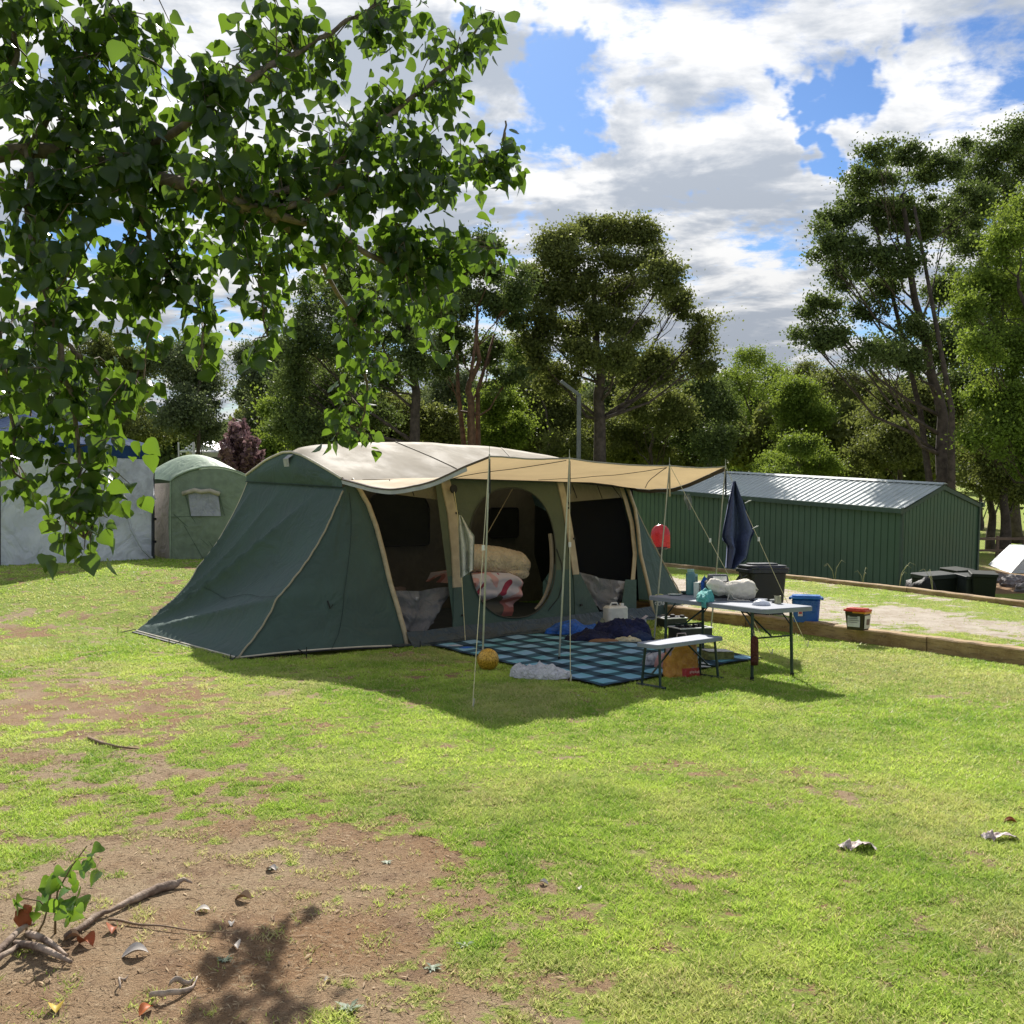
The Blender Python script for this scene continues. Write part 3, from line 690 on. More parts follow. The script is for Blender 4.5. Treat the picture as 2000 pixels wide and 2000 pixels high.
# awning
PT = [V3(-.39, -1.89, 2.17), V3(.6, -2.08, 2.175), V3(2.64, -1.85, 2.17), V3(3.41, -2.14, 2.17)]
RE = [V3(-.37, .80, 2.00), V3(1.0, .80, 2.035), V3(3.6, .80, 2.035), V3(5.03, .80, 2.01)]
def awn(u, v):
    q = u * 3; i = min(int(q), 2); f = q - i
    fr = PT[i].lerp(PT[i + 1], f) + V3(0, .05 * math.sin(math.pi * f), -.014 * math.sin(math.pi * f) * (1.5 if i == 1 else 1))
    re = RE[i].lerp(RE[i + 1], f)
    p = re.lerp(fr, v)
    side = (sst(.25, 0, u) * .16 + sst(.80, 1.0, u) * .10)
    p.z -= float(side) * math.sin(math.pi * v) ** 1.1 * (1.25 - .5 * v)
    p.z -= .045 * math.sin(math.pi * v)
    p.z += .012 * fbm((u * 6, v * 4, 4), 3)
    return p
MB().grid(awn, 90, 30).build('awning', AWN, tent, smooth=True)
HEM = pmat('awning_hem', (.35, .31, .25), .6)
MB().tube([awn(0, i / 30) + V3(0, 0, -.004) for i in range(31)], .014, 5).build('awning_zip', pmat('zip_dark', (.10, .07, .06), .6), tent)
MB().strap([awn(0, i / 30) + V3(0, 0, -.035) for i in range(0, 27)], .05, (0, .3, 1), .008).build('awning_side_flap', pmat('flap_grey', (.40, .41, .43), .6), tent)
MB().strap([awn(1, i / 30) + V3(0, 0, -.03) for i in range(0, 31)], .05, (0, .2, 1), .008).build('awning_side_flap', pmat('flap_dark', (.04, .04, .04), .6), tent)
MB().tube([awn(i / 60, 1) for i in range(61)], .009, 5).build('awning_hem', HEM, tent)
for (u0, v0, u1, v1) in ((1 / 3, .98, .10, .25), (2 / 3, .98, .50, .35), (2 / 3, .98, .93, .35)):
    MB().strap([awn(lerp(u0, u1, t / 12), lerp(v0, v1, t / 12)) + V3(0, 0, -.015) for t in range(13)], .018, (1, .3, 0), .006).build('awning_strap', BLACK, tent)
MB().strap([RE[0].lerp(RE[1], .6) + V3(0, -.2, -.03), RE[1] + V3(0, -.35, -.01), RE[2] + V3(0, -.35, -.01), RE[3] + V3(0, -.02, -.03)], .30, (0, 1, 0), .01).build('awning_rear_band', pmat('rear_band_dark', (.03, .03, .03)), tent)  # dark band under the awning along its rear edge
bases = [tl(gr(x, y)) for x, y in ((942, 1304), (1092, 1289), (1277, 1252), (1387, 1245))]
for i in range(4):
    b = bases[i].copy(); b.z = .0; t = PT[i]
    mid = b.lerp(t, .5)
    MB().tube([b, mid], .0105, 7).build('awning_pole', STEEL, tent); MB().tube([mid, t + (t - b).normalized() * .02], .0085, 7).build('awning_pole', STEEL, tent)
    MB().tube([t, t + V3(0, 0, .10)], .003, 5).build('pole_spike', STEEL, tent)
    MB().tube([t + V3(0, 0, -.03), t + V3(0.005, 0, -.38)], .011, 5).build('pole_tie', BLACK if i != 2 else TAN, tent)
    MB().lathe([(.0, 0), (.03, 0), (.03, .015), (.013, .02), (.013, .05)], b, 8).build('pole_foot', BLACK, tent)
for i, (x, y) in ((0, (923, 1377)), (1, (1114, 1328)), (2, (1507, 1276)), (3, (1577, 1261))):
    g_ = tl(gr(x, y)); g_.z = 0.0; t = PT[i] + V3(0, 0, .01)
    MB().tube([t, t.lerp(g_, .5) + V3(0, 0, -.01), g_], .0038, 5).build('guy_rope', ROPE, tent)
    MB().tube([g_ + V3(0, 0, -.04), g_ + V3(.02, 0, .06)], .006, 5).build('tent_peg', STEEL, tent)
    MB().box(t.lerp(g_, .42), (.02, .02, .05)).build('rope_runner', pmat('white_plastic', (.7, .7, .68)), tent)
# line hanging beside the first door post with its reel
MB().lathe([(.0, -.012), (.055, -.012), (.06, 0), (.055, .012), (.0, .012)], tb(886, 953, -.1), 12, Matrix.Rotation(R(90), 3, 'X')).build('tie_reel', BLACK, tent)
MB().tube([tb(887, 958, -.1), tb(895, 1012, -.2), tb(909, 1252, -.2)], .005, 5).build('guy_rope', ROPE, tent)
# maker's mark on the right wing
def logo():
    p0 = ftR(.3, .8); n = (ftR(.6, .85) - p0).cross(ftR(.3, .95) - p0).normalized()
    if n.dot(CT - p0) < 0: n = -n
    def h(x, y): return hit(x, y, p0 + n * .035, n)
    ring = [h(1288 + 11 * math.cos(2 * math.pi * i / 24), 1165 + 6.5 * math.sin(2 * math.pi * i / 24)) for i in range(25)]
    YEL = pmat('logo_yellow', (.62, .62, .25), .6)
    MB().tube(ring, .006, 5, False).tube([h(1281, 1161), h(1280, 1165), h(1281, 1170)], .012, 5).build('logo_ring', YEL, tent)
    cu = bpy.data.curves.new('logo_text', 'FONT'); cu.body = 'OZTRAIL'; cu.align_x = 'CENTER'; cu.align_y = 'CENTER'; cu.size = .085; cu.extrude = .002
    o = bpy.data.objects.new('logo_text', cu); COL.objects.link(o); bpy.context.view_layer.update()
    me = bpy.data.meshes.new_from_object(o.evaluated_get(bpy.context.evaluated_depsgraph_get())); bpy.data.objects.remove(o)
    c = h(1291, 1177); xr = (h(1302, 1176.5) - c).normalized(); yu = n.cross(xr).normalized()
    Mt = Matrix((( xr.x, yu.x, n.x, c.x), (xr.y, yu.y, n.y, c.y), (xr.z, yu.z, n.z, c.z), (0, 0, 0, 1)))
    me.transform(Mt); link('logo_text', me, pmat('logo_white', (.6, .62, .6)), tent)
logo()

# ------------------------------------------------------------------ things in and by the tent
def single(name, mb, mat, frame, label, cat, group=None, smooth=True, uv=None):
    o = mb.build(name, mat, None, frame, smooth, uv); return tag(o, label, cat, group)
TM = TF
# bolster and quilt inside the oval door
def bolster():
    pts = [hit(x, y, (0, .55, 0), (0, 1, 0)) for x, y in ((905, 1086), (935, 1090), (975, 1094), (1010, 1100), (1030, 1108))]
    rs = [.19, .205, .20, .185, .10]
    m = MB(); path = [pl(pts, i / 40) for i in range(41)]
    rr = [float(np.interp(i / 40, [0, .25, .5, .75, .93, 1], [.18, .2, .195, .18, .12, .02])) * (1 + .02 * math.sin(i * 2.4)) for i in range(41)]
    m.tube(path, rr, 20); m.grid(lambda u, v: hit(1012 + 22 * math.cos(u * 6.283) * v, 1118 + 12 * math.sin(u * 6.283) * v, (0, .42 - .08 * (1 - v), 0), (0, 1, 0)), 16, 4)
    single('rolled_mattress', m, pmat('beige_sheet', (.50, .42, .30), .85, wrink=.8, wscale=9), TM, 'rolled beige mattress lying on the pink quilt inside the oval doorway', 'mattress')
bolster()
def quilt():
    def fn(u, v):
        top = pl([V3(912, 1140, 0), V3(925, 1122, 0), V3(960, 1116, 0), V3(1000, 1118, 0), V3(1023, 1130, 0)], u)
        bot = pl([V3(913, 1152, 0), V3(925, 1185, 0), V3(945, 1203, 0), V3(985, 1204, 0), V3(1018, 1203, 0)], u)
        q = top.lerp(bot, v); p = hit(q.x, q.y, (0, .24, 0), (0, 1, 0))
        p.y += .16 * (1 - math.sin(math.pi * min(1, v * 1.1 + .25))) + .04 * fbm((u * 3, v * 3, 2), 3) + .02 * math.sin(v * 16 + u * 4)
        return p
    mt = bpy.data.materials.new('quilt_print'); mt.use_nodes = True; mt.node_tree.nodes.clear(); g = NT(mt.node_tree)
    tc = g('ShaderNodeTexCoord').outputs['Object']; n = g.noise(tc, 2.6, 1, .4, .8)
    c = g.mix(g.mr(n, .50, .51), (.52, .30, .29), (.50, .45, .48)); c = g.mix(g.mr(n, .69, .695), c, (.30, .03, .06)); c = g.mix(g.mr(n, .40, .41), (.34, .12, .10), c)
    n2 = g.noise(g.vm('ADD', tc, (5, 3, 1)), 2.2, 0, .3, .3); c = g.mix(g.mr(n2, .70, .71), c, (.09, .08, .06)); c = g.mix(g.mr(n2, .33, .32), c, (.60, .38, .32))
    b = g('ShaderNodeBsdfPrincipled', {'Base Color': c, 'Roughness': .85}); g('ShaderNodeOutputMaterial', {0: b.outputs[0]})
    m = MB().grid(fn, 40, 30); f1 = fn(1, 0); 
    m.grid(lambda u, v: fn(1, v) + V3(.0, .8 * u, 0), 6, 20); m.grid(lambda u, v: fn(u, 0) + V3(0, .8 * v, .0), 20, 6)
    single('quilt', m, mt, TM, 'pink, white and maroon patterned quilt bundled behind the oval doorway', 'quilt')
quilt()
single('bedding', MB().lump((.35, 1.2, .35), .65, .5, .45, 3).lump((.2, .9, .02), .5, .35, .5, 9), pmat('dim_bedding', (.25, .20, .18), .9), TM, 'pale jumbled bedding heaped inside the left doorway of the tent', 'bedding')
# towel on the door line
def drape(name, Lp, Rp, Y, mat, label, cat, folds=5, amp=.03, seed=0, nu=30, nv=30, thick=0):
    """cloth hanging between a left and a right outline (photo survey) at distance Y"""
    base = at(sum(p[0] for p in Lp) / len(Lp), max(p[1] for p in Lp), Y); fr = lawn(base)
    L = [V3(*p, 0) for p in Lp]; Q = [V3(*p, 0) for p in Rp]
    def fn(u, v):
        q = pl(L, v).lerp(pl(Q, v), u)
        d = amp * math.sin(u * folds * 3.14 + seed) * (.4 + v) + .5 * amp * fbm((u * 3 + seed, v * 2, 0), 3)
        if u in (0, 1): d = 0
        return at(q.x, q.y, Y) + V3(0, d * 2.2, 0)
    return single(name, MB().grid(fn, nu, nv).to(fr), mat, fr, label, cat)
drape('towel', [(896, 1004), (895, 1030), (897, 1080), (899, 1128)], [(901, 1004), (915, 1028), (927, 1045), (925, 1110)], 12.1, pmat('pale_towel', (.60, .62, .58), .9, wrink=.7, wscale=9), 'pale grey towel hanging on the line beside the tent post', 'towel', 4, .03, 1)
drape('towel', [(1432, 938), (1422, 985), (1410, 1045), (1414, 1055), (1421, 1062), (1419, 1107)], [(1435, 938), (1455, 985), (1474, 1035), (1466, 1055), (1458, 1092), (1432, 1108)], 12.55, pmat('navy_towel', (.075, .095, .19), .9, var=.15, vscale=30, bump=.3, bscale=200), 'navy blue towel pegged to the guy rope above the folding table', 'towel', 3.6, .055, 2)
drape('plastic_bag', [(1337, 962), (1335, 972), (1341, 985), (1344, 994)], [(1346, 962), (1351, 972), (1352, 983), (1349, 994)], 12.2, pmat('clear_plastic', (.50, .53, .53), .3, .5, wrink=1, wscale=30, alpha=.7), 'small clear plastic bag of pegs hanging on a guy rope', 'bag', 4, .02, 4, 14, 14)
for x, y in ((1461, 978), (1475, 1028)):
    p = at(x, y, 12.4); fr = lawn(p)
    o = MB().box((-.006, 0, 0), (.008, .012, .07), Matrix.Rotation(R(60), 3, 'Y')).box((.006, 0, 0.004), (.008, .012, .07), Matrix.Rotation(R(68), 3, 'Y')).build('clothes_peg', pmat('white_plastic', (.7, .7, .68)), None, fr)
    tag(o, 'white clothes peg at the %s of the navy towel' % ('upper edge' if y < 1000 else 'lower corner'), 'clothes peg')
# red hose cover on a post
hp = V3(*gr(1290, 1110, .14)); hp = at(1290, 1045, 19.5); fr = lawn((hp.x, hp.y, terr1(hp.x, hp.y)))
th = thing('hose_reel_cover', fr, 'shiny red rounded hose cover on a dark post in front of the green shed', 'hose cover')
q = loc_of(fr, hp)
def hc(u, v):
    a = 2 * math.pi * u; z = v; r_ = .175 * (1 - max(0, z - .45) ** 2 * 3.0) ** .5 if z < 1 else 0
    r_ = .18 * min(1, math.sqrt(max(0, 1 - max(0, (z - .5) / .5) ** 2.2))); s_ = .72 + .28 * abs(math.cos(a * 2)) 
    return V3(r_ * 1.05 * math.cos(a), r_ * .75 * math.sin(a), q.z - .23 + .46 * z)
MB().grid(hc, 28, 16).build('cover', pmat('red_plastic', (.50, .012, .015), .25, .6), th, smooth=True)
MB().lathe([(.0, -.015), (.12, -.015), (.16, .01), (.16, .03), (0, .03)], (0, 0, q.z - .24), 16).build('rim', pmat('dark_plastic', (.02, .02, .022), .5), th)
MB().tube([(0, 0, -.05), (0, 0, q.z - .22)], .035, 8).build('post', pmat('dark_plastic', (.02, .02, .022), .5), th)

# rug -----------------------------------------------------------------
def rugmat():
    m = bpy.data.materials.new('rug_check'); m.use_nodes = True; m.node_tree.nodes.clear(); g = NT(m.node_tree)
    uv = g('ShaderNodeUVMap').outputs[0]; sp = g('ShaderNodeSeparateXYZ', {0: uv})
    def band(x, k):
        f = g.math('FRACT', g.math('MULTIPLY', x, k)); a = g.math('ABSOLUTE', g.math('SUBTRACT', f, .5))
        return g.mr(a, .285, .305), f
    bx, fx = band(sp.outputs[0], 9.0); by, fy = band(sp.outputs[1], 7.0)
    n = g.noise(g.vm('MULTIPLY', uv, (9, 7, 1)), 1.0, 2); base = g.mix(g.mr(n, .35, .65), (.14, .37, .44), (.23, .39, .56))
    fine = g.math('GREATER_THAN', g.math('FRACT', g.math('MULTIPLY', sp.outputs[0], 72.0)), .7)
    base = g.mix(g.math('MULTIPLY', fine, .25), base, (.10, .20, .26))
    c = g.mix(g.math('MULTIPLY', bx, .82), base, (.012, .040, .060)); c = g.mix(g.math('MULTIPLY', by, .82), c, (.006, .012, .022))
    e1 = g.math('MINIMUM', g.math('MINIMUM', sp.outputs[0], g.math('SUBTRACT', 1.0, sp.outputs[0])), g.math('MINIMUM', sp.outputs[1], g.math('SUBTRACT', 1.0, sp.outputs[1])))
    c = g.mix(g.math('LESS_THAN', e1, .006), c, (.01, .015, .025))
    b = g('ShaderNodeBsdfPrincipled', {'Base Color': c, 'Roughness': .95}); b.inputs['Specular IOR Level'].default_value = .12
    bn = g('ShaderNodeBump', {'Height': g.noise(uv, 9, 4, .6, 1), 'Strength': .5, 'Distance': .03}); g.put(b, 'Normal', bn)
    g('ShaderNodeOutputMaterial', {0: b.outputs[0]}); return m
rf = lawn((RUG0[0], RUG0[1], 0)); NU, NV = 60, 50
def rugf(u, v):
    x = RUGA[0] * u + RUGB[0] * v; y = RUGA[1] * u + RUGB[1] * v
    e = .03 * fbm((u * 4, v * 4, 2), 3) * (1 if 0 < u < 1 and 0 < v < 1 else 1)
    return V3(x + e * .5, y + e * .4, .024 + .012 * fbm((u * 7, v * 7, 5), 3) + terr1(RUG0[0] + x, RUG0[1] + y))
mb = MB().grid(rugf, NU, NV); uvs = [(i / NU, j / NV) for j in range(NV + 1) for i in range(NU + 1)]
single('picnic_rug', mb, rugmat(), rf, 'large blue and navy checked picnic rug spread on the lawn under the awning', 'rug', uv=uvs)

# clothes pile and small things on the rug
def lmp(name, px, py, rx, ry, h, mat, label, cat, seed=0, rz=0, wr=.5, fr=3.0, base=.03, group=None, flat=.5, n=22):
    p = gr(px, py, base); f = lawn((p.x, p.y, terr1(p.x, p.y) + base - .01))
    return single(name, MB().lump((0, 0, 0), rx, ry, h, seed, rz, n, wr, fr, flat), mat, f, label, cat, group)
BLUEF = pmat('royal_blue_nylon', (.012, .10, .42), .5, .4, var=.25, wrink=.9, wscale=12)
NAVY = pmat('navy_cloth', (.010, .014, .045), .85, var=.3, wrink=.9, wscale=14)
lmp('sleeping_bag', 1120, 1232, .42, .17, .17, BLUEF, 'bright blue sleeping bag crumpled on the far side of the rug', 'sleeping bag', 3, R(25), .9)
lmp('jacket', 1150, 1246, .30, .16, .14, NAVY, 'near black jacket heaped against the blue sleeping bag', 'jacket', 5, R(10), .9)
lmp('jacket', 1215, 1238, .36, .20, .28, pmat('navy_cloth_two', (.016, .022, .075), .85, var=.3, wrink=.9, wscale=12), 'tallest navy blue jacket of the clothes pile, below the white water container', 'jacket', 8, R(-15), .9)
lmp('jumper', 1250, 1246, .17, .12, .13, pmat('dull_blue', (.02, .035, .085), .9, wrink=.8), 'dull blue jumper at the right end of the clothes pile', 'jumper', 13, .2, .8)
lmp('paper_bag', 1178, 1251, .18, .06, .06, pmat('brown_paper', (.20, .11, .06), .8), 'flattened brown paper bag in front of the clothes pile', 'bag', 2, 0, .3)
lmp('hat', 1225, 1249, .15, .07, .075, pmat('cream_cloth', (.60, .55, .38), .8, wrink=.8, wscale=18), 'crumpled cream sun hat on the rug edge', 'hat', 6, -.2, 1.0)
lmp('cap', 1174, 1225, .09, .06, .15, pmat('grey_green_cloth', (.20, .24, .20), .8), 'small grey green cap resting on the clothes pile', 'cap', 7, 0, .6)
# white water container
p = at(1202, 1200, 13.6); f = lawn((p.x, p.y, p.z - .13), R(20))
wc = thing('water_container', f, 'white plastic water container with a screw cap behind the clothes pile', 'water container')
MB().rbox((0, 0, .13), (.30, .22, .26), .05, n=4).build('body', pmat('white_plastic_jug', (.62, .64, .64), .4, .5), wc, smooth=False)
MB().lathe([(0, 0), (.03, 0), (.03, .035), (0, .035)], (.08, -.03, .26), 12).build('cap', pmat('white_plastic', (.7, .7, .68)), wc)
MB().tube([(-.08, 0, .255), (-.06, 0, .30), (.02, 0, .30), (.04, 0, .255)], .012, 6).build('handle', pmat('white_plastic_jug', (.62, .64, .64)), wc)
p = at(1248, 1213, 13.3); f = lawn((p.x, p.y, p.z - .08), R(10))
cb = thing('open_carton', f, 'small open lilac white carton right of the navy jackets', 'carton')
MB().rbox((0, 0, .06), (.17, .12, .12), .008, n=1).build('body', pmat('lilac_card', (.42, .42, .54), .7), cb)
MB().box((.07, -.03, .145), (.08, .11, .004), Matrix.Rotation(R(-35), 3, 'Y')).build('flap', pmat('lilac_card', (.42, .42, .54)), cb)
MB().box((-.08, 0, .14), (.07, .11, .004), Matrix.Rotation(R(40), 3, 'Y')).build('flap', pmat('lilac_card', (.42, .42, .54)), cb)
# small blue thing and shoes by the skirting
lmp('thong_sandal', 912, 1262, .10, .04, .025, BLUEF, 'blue rubber sandal on the rug by the tent skirting', 'sandal', 3, .4, .2)
lmp('cloth_scrap', 888, 1258, .09, .04, .02, pmat('grey_fabric', (.3, .3, .3)), 'small grey cloth on the rug beside the blue sandal', 'cloth', 4, .1, .3)
# golden ball
p = gr(953, 1306, 0); f = lawn((p.x, p.y, terr1(p.x, p.y)))
rb = .112
gb = MB().ell((0, 0, rb - .006), (rb, rb, rb), 32, 20)
gm = pmat('gold_glitter', (.52, .30, .035), .3, .6, metal=.3, var=.3, vscale=70, bump=.08, bscale=40)
single('ball', gb, gm, f, 'shiny gold play ball on the grass beside the rug and pole', 'ball')
# grey crumpled clothing on the rug edge
lmp('crumpled_shirt', 1050, 1318, .28, .16, .16, pmat('light_grey_cotton', (.58, .58, .60), .9, var=.12, wrink=1.0, wscale=16), 'crumpled pale grey shirt dropped on the near edge of the rug', 'shirt', 23, R(-20), .8, 3.8, .02, flat=.35)

# ------------------------------------------------------------------ folding bench
GREYP = pmat('grey_moulded_plastic', (.25, .275, .33), .65, .2, var=.05, bump=.1, bscale=150)
GREYT = pmat('grey_table_plastic', (.23, .25, .29), .65, .2, var=.05, bump=.1, bscale=150)
LEGM = pmat('dark_green_tube', (.010, .030, .028), .38, .5)
bo = V3(1.585, 9.44, 0); bd = V3(.63, .545, 0).normalized(); bang = math.atan2(bd.y, bd.x)
f = lawn((bo.x, bo.y, 0), bang)
bn = thing('folding_bench', f, 'low folding bench with pale grey plastic seat and dark tube legs', 'bench')
MB().rbox((0, 0, .385), (.96, .27, .038), .035, n=5).build('seat', GREYP, bn)
for s in (-1, 1):
    for t in (-1, 1):
        MB().tube([(s * .40, t * .085, .37), (s * .42, t * .11, .02)], .0125, 8).build('leg', LEGM, bn)
    MB().tube([(s * .42, -.17, .015), (s * .42, .17, .015)], .0125, 8).build('foot_bar', LEGM, bn)
    MB().tube([(s * .405, -.09, .12), (s * .405, .09, .12)], .008, 6).build('cross_bar', LEGM, bn)
    MB().tube([(s * .41, 0, .12), (s * .08, 0, .365)], .009, 6).build('brace', LEGM, bn)
# ------------------------------------------------------------------ folding table
tw = V3(-.5, .866, 0); te = V3(.866, .5, 0); n0 = V3(2.27, 9.52, 0)
tcn = n0 + tw * .645 + te * .26; f = lawn((tcn.x, tcn.y, 0), math.atan2(te.y, te.x))   # local x = short side, y = long side
TBF = f; TZ = .70
tbl = thing('folding_table', f, 'waist high grey folding table hinged in the middle, crowded with camp things', 'table')
for s in (-1, 1):
    MB().rbox((0, s * .442, TZ - .022), (.63, .878, .044), .04, n=5).build('table_top_half', GREYT, tbl)
    for t in (-1, 1):
        MB().tube([(t * .25, s * .645, TZ - .04), (t * .26, s * .65, .0)], .0155, 8).build('leg', LEGM, tbl)
        MB().lathe([(0, 0), (.019, 0), (.019, .04), (0, .04)], (t * .26, s * .65, 0), 8).build('foot_cap', BLACK, tbl)
    MB().tube([(-.255, s * .648, .40), (.255, s * .648, .40)], .009, 6).build('cross_bar', LEGM, tbl)
    MB().tube([(0, s * .648, .40), (0, s * .22, TZ - .04)], .009, 6).build('brace', LEGM, tbl)
    MB().tube([(.25, s * .645, TZ - .2), (.25, s * .48, TZ - .04)], .007, 6).tube([(-.25, s * .645, TZ - .2), (-.25, s * .48, TZ - .04)], .007, 6).build('corner_stay', LEGM, tbl)
TI = f.inverted()
def ont(px, py):   # point on the table top, table-local
    h = M @ gr(px, py, TZ); q = TI @ h; q.z = TZ + .001; q.x = max(-.27, min(.27, q.x)); q.y = max(-.8, min(.8, q.y)); return q
def tfr(px, py, rz=0):
    q = ont(px, py); return TBF @ Matrix.Translation(q) @ Matrix.Rotation(rz, 4, 'Z')
def tth(name, px, py, rz, label, cat): return thing(name, tfr(px, py, rz), label, cat)
# drink flask + cup
o = tth('drink_bottle', 1349, 1160, 0, 'tall blue green drink bottle at the back of the table', 'bottle')
TEAL = pmat('teal_translucent', (.08, .22, .22), .25, .6)
MB().lathe([(0, 0), (.05, 0), (.052, .02), (.052, .22), (.04, .25), (0, .25)], (0, 0, 0), 18).build('body', TEAL, o, smooth=True)
MB().lathe([(0, .25), (.038, .25), (.038, .28), (0, .282)], (0, 0, 0), 14).build('lid', pmat('mint_plastic', (.30, .48, .42), .4), o)
o = tth('drink_bottle', 1357, 1158, 0, 'shorter mint topped bottle behind the patterned carton', 'bottle')
MB().lathe([(0, 0), (.045, 0), (.045, .19), (0, .19)], (0.02, 0.04, 0), 16).build('body', pmat('teal_dark', (.05, .13, .13), .3), o, smooth=True)
MB().lathe([(0, .19), (.047, .19), (.044, .215), (0, .22)], (.02, .04, 0), 16).build('lid', pmat('mint_plastic', (.30, .48, .42)), o)
o = tth('carton', 1362, 1165, R(30), 'small white carton with dark spots standing on the table', 'carton')
MB().box((0, 0, .08), (.075, .055, .16)).build('body', pmat('white_card', (.55, .58, .56), .6), o)
m = MB()
for i, (dx, dz) in enumerate(((-.02, .14), (.015, .115), (-.018, .085), (.02, .05), (-.01, .02), (.022, .145))): m.lathe([(0, 0), (.007, 0), (.007, .002), (0, .002)], (dx, -.0285, dz), 8, Matrix.Rotation(R(90), 3, 'X'))
m.build('printed_spots', BLACK, o)
# blue pouch and turquoise cloth
def tlump(name, px, py, rx, ry, h, mat, label, cat, seed, rz=0, wr=.8, fr=3, flat=.45, z=0):
    fr_ = tfr(px, py) @ Matrix.Translation((0, 0, z)); return single(name, MB().lump((0, 0, 0), rx, ry, h, seed, rz, 20, wr, fr, flat), mat, fr_, label, cat)
tlump('pouch', 1380, 1160, .09, .07, .20, BLUEF, 'bright blue pouch squeezed between carton and white laundry bag', 'pouch', 4)
tq = pmat('turquoise_cloth', (.10, .40, .38), .8, wrink=.8, wscale=14)
o = tlump('cloth', 1378, 1172, .17, .09, .15, tq, 'turquoise cloth hanging over the table edge', 'cloth', 6, R(50), .6)
MB().strap([(-.06, -.08, .05), (-.12, -.11, .0), (-.125, -.12, -.05)], .10, (.3, 1, 0), .008).build('hanging_corner', tq, o)
# black cooker
STY = min([i * .02 - .8 for i in range(80)], key=lambda y: abs((lambda q: 1000 + FP * q.x / q.y)(M.inverted() @ TBF @ V3(.13, y, .9)) - 1404))
o = thing('camp_stove', TBF @ Matrix.Translation((.13, STY, TZ)) @ Matrix.Rotation(R(-35), 4, 'Z'), 'black camp stove with a silver front panel at the back of the table', 'camp stove')
MB().rbox((0, .06, .09), (.26, .20, .18), .03, n=4).build('body', pmat('black_plastic', (.015, .015, .018), .35, .5), o)
MB().rbox((0, .06, .215), (.20, .16, .06), .03, n=4, taper=1.1).build('lid', pmat('dark_grey_gloss', (.08, .08, .09), .25, .6), o)
MB().box((.01, -.045, .205), (.14, .006, .05)).build('front_panel', pmat('silver', (.55, .57, .62), .3, .5, metal=.5), o)
m = MB()
for i in range(6):
    a = i / 5; m.tube([(.14, .05, .12), (.20 + .02 * a, .02 - .02 * i, .16 + .02 * i), (.27 + .03 * math.sin(i), -.01 * i + .04, .14 + .025 * ((i * 2) % 5))], .008, 5)
m.build('cable', pmat('black_plastic', (.015, .015, .018)), o)
# drawstring laundry bag (cream), long and slumped
fr_ = tfr(1432, 1170, R(-25))
def bagf(u, v):
    a = 2 * math.pi * u; t = v; x = lerp(-.27, .25, t)
    r_ = float(np.interp(t, [0, .06, .22, .36, .5, .8, .95, 1], [.02, .07, .085, .06, .095, .115, .08, .005]))
    zc = float(np.interp(t, [0, .3, .5, 1], [.16, .12, .10, .10]))
    w = 1 + .06 * fbm((math.cos(a) * 2 + 4, math.sin(a) * 2, t * 7), 3) + .04 * math.sin(a * 7 + t * 5) * (1 if t < .5 else .3)
    return V3(x + .02 * math.cos(a), r_ * 1.15 * math.cos(a) * w, max(.003, zc + r_ * math.sin(a) * w))
o = MB().grid(bagf, 40, 44).build('laundry_bag', pmat('calico', (.62, .58, .50), .9, var=.08, wrink=.5, wscale=9), None, fr_, True)
tag(o, 'full cream calico drawstring bag slumped across the table top', 'bag')
MB().tube([(-.06, -.07, .08), (-.10, -.13, .01), (-.03, -.17, .01), (.05, -.15, .008), (.12, -.17, .006)], .0045, 5).tube([(-.06, -.07, .1), (-.03, -.11, .03), (.02, -.13, .01), (.08, -.12, .01)], .0045, 5).build('drawstring', pmat('cotton_cord', (.60, .56, .48)), o)
# bowl, plates, mugs, tin
o = MB().lathe([(0, .055), (.03, .05), (.07, .035), (.09, 0), (.086, .0), (.0, .05)], (0, 0, 0), 24).build('bowl', pmat('white_ceramic', (.68, .70, .76), .25, .5), None, tfr(1487, 1180), True)
tag(o, 'white bowl upside down beside the laundry bag', 'bowl')
o = MB().lathe([(0, 0), (.06, 0), (.09, .015), (.092, .018), (.06, .01), (0, .008)], (0, 0, 0), 24).build('plate', pmat('grey_enamel', (.16, .17, .20), .3), None, tfr(1508, 1170), True); tag(o, 'dark grey plate under the white mug', 'plate')
o = tth('mug', 1512, 1166, 0, 'white mug standing on the table behind the tin', 'mug')
MB().lathe([(0, 0), (.036, 0), (.043, .085), (.040, .085), (.034, .01), (0, .01)], (0, 0, .01), 20).build('body', pmat('white_enamel', (.58, .57, .54), .35), o, smooth=True)
MB().tube([(.04, 0, .08), (.065, 0, .07), (.065, 0, .04), (.038, 0, .03)], .006, 6).build('handle', pmat('white_enamel', (.58, .57, .54)), o)
o = tth('tin_can', 1519, 1177, 0, 'small dull gold tin can near the table corner', 'tin')
MB().lathe([(0, 0), (.034, 0), (.034, .002), (.033, .004), (.033, .072), (.035, .074), (.032, .074), (.031, .01), (0, .01)], (0, 0, 0), 20).build('body', pmat('tin_gold', (.36, .35, .22), .35, .5, metal=.5), o, smooth=True)
o = MB().lathe([(0, 0), (.03, 0), (.055, .022), (.057, .03), (.05, .025), (0, .01)], (0, 0, 0), 20).build('bowl', pmat('grey_bowl', (.30, .31, .30), .4), None, tfr(1531, 1174), True); tag(o, 'small grey bowl right of the gold tin', 'bowl')
o = MB().lathe([(0, 0), (.05, 0), (.075, .012), (.077, .016), (.05, .01), (0, .008)], (0, 0, 0), 20).build('plate', pmat('pale_plate', (.50, .58, .54), .3), None, tfr(1318, 1161), True); tag(o, 'pale green plate at the far left end of the table', 'plate')
